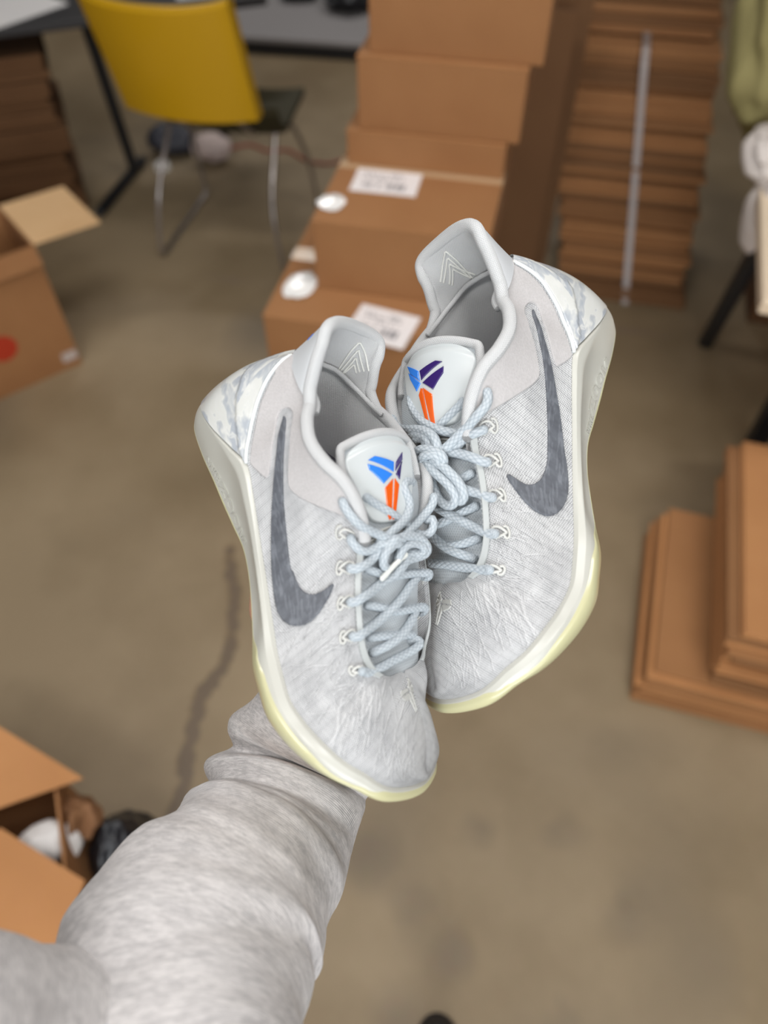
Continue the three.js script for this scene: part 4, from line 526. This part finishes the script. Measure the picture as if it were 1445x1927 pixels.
  for (const m of [1, -1]) {
    const lining = (u, v) => { const p = u * 10.2, t = m > 0 ? topLine(p) : mirror(p, topLine(p)), b0 = bite(p), o = outward(Math.max(0.06, p)), b1 = [b0[0] - o[0] * 11, 30, b0[2] - o[1] * 13], b = m > 0 ? b1 : mirror(p, b1), pad = 5 * Math.sin(Math.PI * Math.min(1, v * 1.3)) * (1 - smooth(4, 9, p) * 0.7), k = m > 0 ? 1 : -1, ins = 3.4; return [t[0] - o[0] * (ins + pad) + (b[0] - t[0]) * v, t[1] + (31 - t[1]) * v, t[2] - o[1] * k * (ins + pad) + (b[2] - t[2]) * v]; };
    add(shoe, 'lining', facing(flip(facing(grid(lining, 60, 20, (u, v) => [u * 0.16, v * 0.08]), [90, 70, -4])), [90, 70, -400 * m]), MAT.knit, undefined, null, true);
  }
  { const pts = []; for (let k = -20; k <= 20; k++) { const p = Math.abs(k) / 20 * 4.6, t = k >= 0 ? topLine(p) : mirror(p, topLine(p)), o = outward(Math.max(0.06, p)); pts.push([t[0] - o[0] * 6.6, t[1] + 1, t[2] - o[1] * 6.6 * Math.sign(k || 1)]); } add(shoe, 'lining_seam', tube(pts, 1.7, { rad: 8, metric: true }), MAT.knit, undefined, null, true); }
  add(shoe, 'insole', grid((u, v) => { const p = 0.4 + u * 12.6, b = bite(p), o = outward(p), a = [b[0] - o[0] * 11, 45, b[2] - o[1] * 12], c = mirror(p, a), z = a[2] + (c[2] - a[2]) * v, fl = 1 - smooth(5.5, 9, p); return [a[0] + (c[0] - a[0]) * v, 32 + (21 - 0.42 * (z + 4)) * fl, z]; }, 40, 12), MAT.insole, 'dark insole', [100, 0, 0]);
  // tongue: knit bed with a bound edge, moulded shell with the coloured emblem
  const tg = add(shoe, 'tongue', grid((u, v) => { const a = v * 2 - 1, q = tongue(u, a); return q; }, 60, 30, (u, v) => [u * 0.16, v * 0.06]), MAT.tongueKnit, 'pale blue grey mesh tongue', [150, 20, 0]);
  { const pts = []; for (let k = -22; k <= 22; k++) { const a = k / 22, s = Math.abs(a), u = s < 0.7 ? 0.012 : 0.012 + (s - 0.7) * 0.9, v = s < 0.7 ? (a / 0.7) * 0.97 : Math.sign(a) * 0.97; const q = tongue(u, v); pts.push([q[0], q[1] + 0.4, q[2]]); } add(tg, 'tongue_binding', tube(pts, 2.7, { rad: 12, metric: true }), MAT.knit, 'knit bound top edge of the tongue', null, true); }
  const shellPoly = [[0.035, -0.5], [0.03, 0], [0.035, 0.5], [0.07, 0.82], [0.16, 0.93], [0.3, 0.86], [0.46, 0.7], [0.5, 0.5], [0.515, 0], [0.5, -0.3], [0.4, -0.56], [0.28, -0.68], [0.15, -0.78], [0.07, -0.74]];
  const lift = (u, v) => 1.4 + 1.5 * smooth(0.075, 0.12, u - 0.03 * v * v);
  add(tg, 'tongue_shell', slab(tongue, shellPoly, 155, 31, lift, { smooth: 2, edge: 1, max: 2.5, up: -1 }), MAT.shell, 'glossy moulded pale shell of the tongue', [150, 20, 0]);
  for (const c of ['blue', 'purple', 'orange']) for (const poly of B.logo[c]) add(tg, 'emblem_piece', slab(tongue, poly, 155, 31, (u, v) => lift(u, v) + 0.75, { edge: 0.35, low: 1, max: 2.5, up: -1 }), MAT[c], c + ' enamel piece of the tongue emblem', [150, 20, 0]);
  for (let k = 0; k < 5; k++) { const u = 0.53 + k * 0.011, pts = []; for (let i = -8; i <= 8; i++) { const q = tongue(u, i / 12); pts.push([q[0], q[1] + 0.8, q[2]]); } add(tg, 'ribbed_band', tube(pts, 0.85, { rad: 6 }), MAT.thread, undefined, null, true); }
  // rubber strip round the throat
  for (const m of [1, -1]) { const a = [], b = [], fn = m > 0 ? upper : inner; for (let k = 0; k <= 26; k++) { const p = 9.7 + 4.95 * (k / 26), w = 4.6 / (62 - 3 * Math.max(0, p - 12)); a.push([p, 0.995]); b.push([p, 0.995 - w * (1 - 0.25 * smooth(24, 26, k))]); } add(shoe, 'throat_strip', slab(fn, [...a, ...b.reverse()], 14, 62, 1.3, { edge: 0.4, up: m > 0 ? 1 : -1 }), MAT.strip, 'flat grey rubber strip along the lacing', core); }
  // stitched eyelets with cord loops, both sides
  for (const m of [1, -1]) B.eyelet.forEach(([p, h], i) => {
    const fn = m > 0 ? upper : inner, [p2, h2] = B.eyeEnd[i], at = (pp, hh, off) => { const q = fn(pp, hh), o = outward(pp); return [q[0] + o[0] * off * 0.6, q[1] + off * 0.75, q[2] + o[1] * off * 0.6 * m]; };
    const c = []; for (let k = 0; k <= 16; k++) { const a = -2.3 + 4.6 * (k / 16); c.push(at(p - Math.sin(a) * 0.19, h - 0.004 - Math.cos(a) * 0.036, 1.0)); }
    const g = [tube(c, 0.75, { rad: 7 })];
    for (const s of [-1, 1]) g.push(tube([at(p, h - 0.01, 0.9), at(p + (p2 - p) * 0.45 + s * 0.13, h + (h2 - h) * 0.45, 1.5), at(p2 + s * 0.17, h2 - 0.005, 1.6), at(p2 + s * 0.03, h2 + 0.035, 0.8)], 0.75, { rad: 7 }));
    add(shoe, 'eyelet_loop', mergeGeometries(g), MAT.thread, undefined, null, true);
  });
  // embroidered emblem on the toe, just below the throat
  { const toe = (p, k) => (k >= 0 ? upper : inner)(p, 1 - Math.abs(k)), K = side === 'R' ? -1 : 1, at = ([x, y]) => [16.46 + (y * 7.2) / 19.5, ((x * 7.4 + 4) * (K < 0 ? 1 : 1)) / 58];
    for (const s of [-1, 1]) for (const poly of [[[-1, -0.5], [-0.72, -0.85], [-0.06, -0.34], [-0.06, -0.06]], [[-0.98, -0.4], [-0.08, 0.02], [-0.4, 0.42], [-0.9, -0.08]], [[-0.05, 0.1], [-0.3, 0.36], [-0.13, 1.55], [-0.04, 1.6]]])
      add(shoe, 'toe_embroidery', slab(toe, poly.map(([x, y]) => at([x * s, y])), 19.5, 58, 0.5, { edge: 0.35, max: 2, up: -1 }), MAT.satin, 'pale satin embroidery on the toe', core); }
  // sole: foam wall, and a translucent yellowish outsole that climbs the toe
  const QW = [[0, 0.97], [10.0, 0.97], [10.8, 0.62], [11.8, 0.42], [13.2, 0.33], [14.6, 0.38], [16, 0.47], [16.8, 0.45], [17.4, 0.32], [17.9, 0.04], [19, 0.02]];
  const qw = (p) => { for (let i = 1; i < QW.length; i++) if (p <= QW[i][0]) { const [a, b] = [QW[i - 1], QW[i]]; return a[1] + (b[1] - a[1]) * smooth(a[0], b[0], p); } return 0.02; };
  const foam = (m) => (u, v) => { const p = u * NS, b = bite(p), o = outward(p), q = v < 0.08 ? [b[0] - o[0] * 1.2, b[1] + 0.2, b[2] - o[1] * 1.2] : wall(p, ((v - 0.08) / 0.92) * qw(p)); if (v >= 0.08) { const fold2 = 0.9 * smooth(13.6, 14.3, p) * (1 - smooth(14.4, 16.5, p)) * Math.sin(Math.PI * v); q[0] += o[0] * fold2; q[2] += o[1] * fold2; } return m > 0 ? q : mirror(p, q); };
  const mid = add(shoe, 'midsole', mergeGeometries([facing(grid(foam(1), 170, 26), core), facing(grid(foam(-1), 170, 26), core)]), MAT.foam, 'glossy off white midsole', core);
  const out = (m) => (u, v) => { const p = u * NS, o = outward(p), k = smooth(10, 11.5, p) * 0.9 + 0.1, q0 = qw(p); let q; if (v < 0.5) { q = wall(p, q0 + (1 - q0) * (v / 0.5)); const off = k * Math.min(1, v / 0.06) * 0.9; q[0] += o[0] * off; q[2] += o[1] * off; } else { const t = (v - 0.5) / 0.5, e = wall(p, 1), c = [e[0] - o[0] * 0, e[1] - 1.2 * Math.sin(Math.min(1, t * 3) * Math.PI / 2), 0], zz = -5; q = [e[0] + o[0] * k * 0.9 * (1 - t), c[1], e[2] + (zz - e[2]) * t + o[1] * k * 0.9 * (1 - t)]; } return m > 0 ? q : mirror(p, q); };
  add(shoe, 'outsole', mergeGeometries([facing(grid(out(1), 170, 24), core), facing(grid(out(-1), 170, 24), core)]), MAT.outsole, 'translucent yellowish rubber outsole', core);
  // raised lettering along the heel of the midsole
  { const word = (txt, p0, p1, q0, hgt) => { const n = txt.length; [...txt].forEach((ch, i) => { const g = new TextGeometry(ch, { font, size: 1, depth: 0.15, curveSegments: 4, bevelEnabled: false }); g.computeBoundingBox(); const bb = g.boundingBox, wd = bb.max.x - bb.min.x; const pa = p0 + (p1 - p0) * (i + 0.06) / n, pb = p0 + (p1 - p0) * (i + 0.94) / n;
    const big = mergeVertices(g.index ? g : g); transform(big, ([x, y, z]) => { const a = (x - bb.min.x) / wd, p = pa + (pb - pa) * a, q = q0 - (y / bb.max.y) * hgt, w = wall(p, q), o = outward(p); const off = z > 0.07 ? 0.7 : -0.4; return [w[0] + o[0] * off, w[1], w[2] + o[1] * off]; });
    if (!big.index) big.setIndex([...Array(big.attributes.position.count).keys()]); add(mid, 'letter', big, MAT.foam, undefined, core); }); };
    if (side === 'L') { word('NIKE', 3.35, 4.25, 0.9, 0.15); word('ZOOM', 4.35, 6.95, 0.93, 0.16); } else { word('NIKE', 6.7, 5.9, 0.95, 0.13); word('ZOOM', 5.85, 3.5, 0.93, 0.19); } }
  // laces, with the plastic tip of the near one
  const cords = [], L = LACES[side]; for (const k in L) if (k !== 'aglet') cords.push(tube(L[k], 2.75, { rad: 10, step: 1.6 }));
  const lc = add(shoe, 'lace', mergeGeometries(cords), MAT.lace, 'pale blue grey braided lace tied in a knot', null, true);
  if (L.aglet) add(lc, 'aglet', tube(L.aglet, 1.7, { rad: 8 }), MAT.clear, 'clear plastic lace tip', null, true);
  return shoe;
}
buildSneaker('pale grey knit sneaker in front at left, lower, its toe over the sleeve', 'L', [-0.13284, 1.35146, -0.35425], [-0.25755, -0.40823, -0.32064, 0.81499], 0.945);
buildSneaker('pale grey knit sneaker behind at right, higher, with both purple emblem pieces in view', 'R', [0.17669, 1.35089, -0.45184], [0.34692, -0.76694, 0.2976, 0.45042], 1.068);

// ---------------------------------------------------------------- the arm that holds them
const heatherTex = texture(1024, 1024, (x, y) => { const a = fbm(x * 48 + y * 9, y * 170 - x * 14, 3, 7, 0), b = fbm(x * 14, y * 40, 3, 19, 0), c = hash(Math.floor(x * 256), Math.floor(y * 512), 5); const v = (a - 0.5) * 1.5 + (b - 0.5) * 0.7 + (c - 0.5) * 0.35 + 0.5; return mix3([0.43, 0.412, 0.41], [0.66, 0.63, 0.62], v); });
const ribTex = texture(256, 256, (x, y) => { const r = Math.abs(((y * 32) % 1) - 0.5) * 2, s = Math.abs(((x * 32 + Math.floor(y * 32) * 0.5) % 1) - 0.5) * 2; return 0.3 + 0.6 * (1 - r * r) * (0.75 + 0.25 * (1 - s * s)) + 0.1 * hash(Math.floor(x * 128), Math.floor(y * 128), 2); }, false);
const fleece = M({ map: sized(heatherTex, 0.16), bumpMap: sized(ribTex, 0.034), bumpScale: 0.00022, roughness: 0.95, sheen: 0.35, sheenRoughness: 0.6, sheenColor: rgb(0.5, 0.5, 0.5) });
const skinMat = M({ color: rgb(0.56, 0.3, 0.21), roughness: 0.5 });
const person = thing('person', 'outstretched arm in grey heather sweatshirt sleeve holding the pair of sneakers from below', 'person', [0, 0, 0]);
{ // hand and forearm as one skin: tapered capsules joined by a smooth minimum
  const bones = [], add = (a, b, ra, rb) => bones.push([a, b, ra, rb]);
  add([-0.0810, 1.2117, -0.1059], [-0.0491, 1.1883, -0.1896], 0.036, 0.027);
add([-0.0442, 1.2061, -0.1770], [-0.0583, 1.2849, -0.1977], 0.014, 0.0105); add([-0.0583, 1.2849, -0.1977], [-0.0712, 1.3035, -0.2335], 0.0098, 0.0086); add([-0.0712, 1.3035, -0.2335], [-0.0767, 1.3192, -0.2587], 0.0086, 0.0072);
add([-0.0432, 1.2048, -0.1780], [-0.0507, 1.2746, -0.2057], 0.014, 0.0105); add([-0.0507, 1.2746, -0.2057], [-0.0648, 1.2940, -0.2437], 0.0098, 0.0086); add([-0.0648, 1.2940, -0.2437], [-0.0711, 1.3102, -0.2703], 0.0086, 0.0072);
add([-0.0423, 1.2036, -0.1790], [-0.0436, 1.2649, -0.2133], 0.014, 0.0105); add([-0.0436, 1.2649, -0.2133], [-0.0566, 1.2835, -0.2492], 0.0098, 0.0086); add([-0.0566, 1.2835, -0.2492], [-0.0620, 1.2993, -0.2744], 0.0086, 0.0072);
add([-0.0415, 1.2024, -0.1799], [-0.0366, 1.2552, -0.2209], 0.014, 0.0105); add([-0.0366, 1.2552, -0.2209], [-0.0466, 1.2719, -0.2516], 0.0098, 0.0086); add([-0.0466, 1.2719, -0.2516], [-0.0501, 1.2863, -0.2732], 0.0086, 0.0072);
add([-0.0491, 1.1883, -0.1896], [-0.0349, 1.2118, -0.1833], 0.018, 0.014); add([-0.0349, 1.2118, -0.1833], [-0.0197, 1.2446, -0.1933], 0.013, 0.0105); add([-0.0197, 1.2446, -0.1933], [-0.0203, 1.2498, -0.2217], 0.0105, 0.0085);
  const lo = [9, 9, 9], hi = [-9, -9, -9]; for (const [a, b, ra, rb] of bones) for (let k = 0; k < 3; k++) { lo[k] = Math.min(lo[k], a[k] - ra, b[k] - rb); hi[k] = Math.max(hi[k], a[k] + ra, b[k] + rb); }
  const size = Math.max(...lo.map((x, k) => hi[k] - x)) + 0.03, mid = lo.map((x, k) => (x + hi[k]) / 2), N = 110, mc = new MarchingCubes(N, skinMat, false, false, 400000); mc.isolation = 0;
  const d = (p, [a, b, ra, rb]) => { const ab = b.map((x, i) => x - a[i]), ap = p.map((x, i) => x - a[i]), t = Math.max(0, Math.min(1, (ab[0] * ap[0] + ab[1] * ap[1] + ab[2] * ap[2]) / (ab[0] ** 2 + ab[1] ** 2 + ab[2] ** 2))); return Math.hypot(...ap.map((x, i) => x - ab[i] * t)) - (ra + (rb - ra) * t); };
  for (let z = 0; z < N; z++) for (let y = 0; y < N; y++) for (let x = 0; x < N; x++) { const p = [x, y, z].map((q, i) => mid[i] + ((q - N / 2) / (N / 2)) * (size / 2)); let s = 0; for (const b of bones) s += Math.exp(-d(p, b) / 0.0035); mc.field[x + y * N + z * N * N] = 0.0035 * Math.log(s + 1e-30); }
  mc.update(); const n = mc.count, g = new THREE.BufferGeometry(), P = new Float32Array(n * 3); for (let i = 0; i < n; i++) for (let k = 0; k < 3; k++) P[i * 3 + k] = mid[k] + mc.positionArray[i * 3 + k] * (size / 2);
  g.setAttribute('position', new THREE.BufferAttribute(P, 3)); g.setAttribute('normal', new THREE.BufferAttribute(mc.normalArray.slice(0, n * 3), 3)); g.setAttribute('uv', new THREE.BufferAttribute(new Float32Array(n * 2), 2));
  const h = mergeVertices(g.deleteAttribute('normal'), 1e-6); h.computeVertexNormals(); part(person, 'body', h, skinMat, 'hand gripping the soles from behind');
}
{ // sleeve: a wide tube with folds, bunched at the wrist, and the bend at the elbow
  const curve = (pts) => new THREE.CatmullRomCurve3(pts.map((p) => new THREE.Vector3(...p)), false, 'centripetal');
  const sleeve = (pts, radius, fold, n1, n2) => { const c = curve(pts), F = c.computeFrenetFrames(n1, false), len = c.getLength(); const ref = new THREE.Vector3(0.2, 1, 0.1).normalize();
    return grid((u, v) => { const p = c.getPointAt(u), t = c.getTangentAt(u), s = new THREE.Vector3().crossVectors(t, ref).normalize(), w = new THREE.Vector3().crossVectors(s, t), a = v * 2 * Math.PI, r = radius(u, a) + fold(u, a); const q = p.addScaledVector(s, Math.cos(a) * r).addScaledVector(w, Math.sin(a) * r); return [q.x, q.y, q.z]; }, n1, n2, (u, v) => [v * 0.3, u * len]); };
  const R1 = [0.043,0.0501,0.0526,0.0552,0.057,0.0648,0.0654,0.0627,0.0594,0.0547], R2 = [0.0531,0.0549,0.0484,0.0439,0.0423];
  const look = (R) => (u) => { const q = u * (R.length - 1), i = Math.min(R.length - 2, Math.floor(q)); return R[i] + (R[i + 1] - R[i]) * (q - i); };
  const hump = (x, w) => Math.exp(-(x * x) / (w * w));
  const folds = (u, a) => { const c = (k) => Math.cos(a - k), L = 0.5 + 0.5 * c(0.35), Lw = 0.3 + 0.7 * L; return 0.005 * hump(u - 0.1 - 0.03 * c(1.6), 0.03) * Lw - 0.0065 * hump(u - 0.15 - 0.03 * c(1.5), 0.016) * L + 0.006 * hump(u - 0.2 - 0.03 * c(1.5), 0.028) * L - 0.006 * hump(u - 0.25 - 0.05 * c(1.4), 0.022) * L + 0.003 * hump(u - 0.33 - 0.09 * c(1.6), 0.035) * Lw - 0.0025 * hump(u - 0.42 - 0.12 * c(1.3), 0.04) * Lw + 0.003 * hump(u - 0.56 - 0.14 * c(1.0), 0.05) - 0.0025 * hump(u - 0.66 - 0.14 * c(0.8), 0.035) + 0.006 * (fbm(u * 6 + 3, 2 + Math.cos(a) * 1.4 + u * 3, 2, 4) - 0.5) + 0.003 * (fbm(u * 13, 9 + Math.sin(a) * 2.0 - u * 6, 3, 8) - 0.5); };
  const fore = sleeve([[-0.0428,1.2129,-0.2064],[-0.0606,1.1978,-0.1716],[-0.0686,1.1989,-0.142],[-0.0773,1.2072,-0.1169],[-0.0863,1.2224,-0.0945],[-0.0977,1.2391,-0.0693],[-0.1008,1.2551,-0.0432],[-0.0996,1.2693,-0.0195],[-0.0949,1.2825,0.0039],[-0.0842,1.2956,0.0289]], look(R1), folds, 150, 96);
  const bend = sleeve([[-0.1096,1.1926,0.0135],[-0.1399,1.2477,-0.0028],[-0.1507,1.2992,-0.0066],[-0.166,1.3451,-0.0111],[-0.1807,1.3806,-0.01]], look(R2), (u, a) => 0.006 * (fbm(u * 5 + 30, Math.cos(a) * 2 + u * 2, 3, 14) - 0.5) + 0.003 * hump(u - 0.5 - 0.1 * Math.cos(a - 1), 0.1), 70, 80);
  part(person, 'sweatshirt_sleeve', mergeGeometries([fore, bend]), fleece, 'grey heather sweatshirt sleeve');
}
renderer.render(scene, camera);
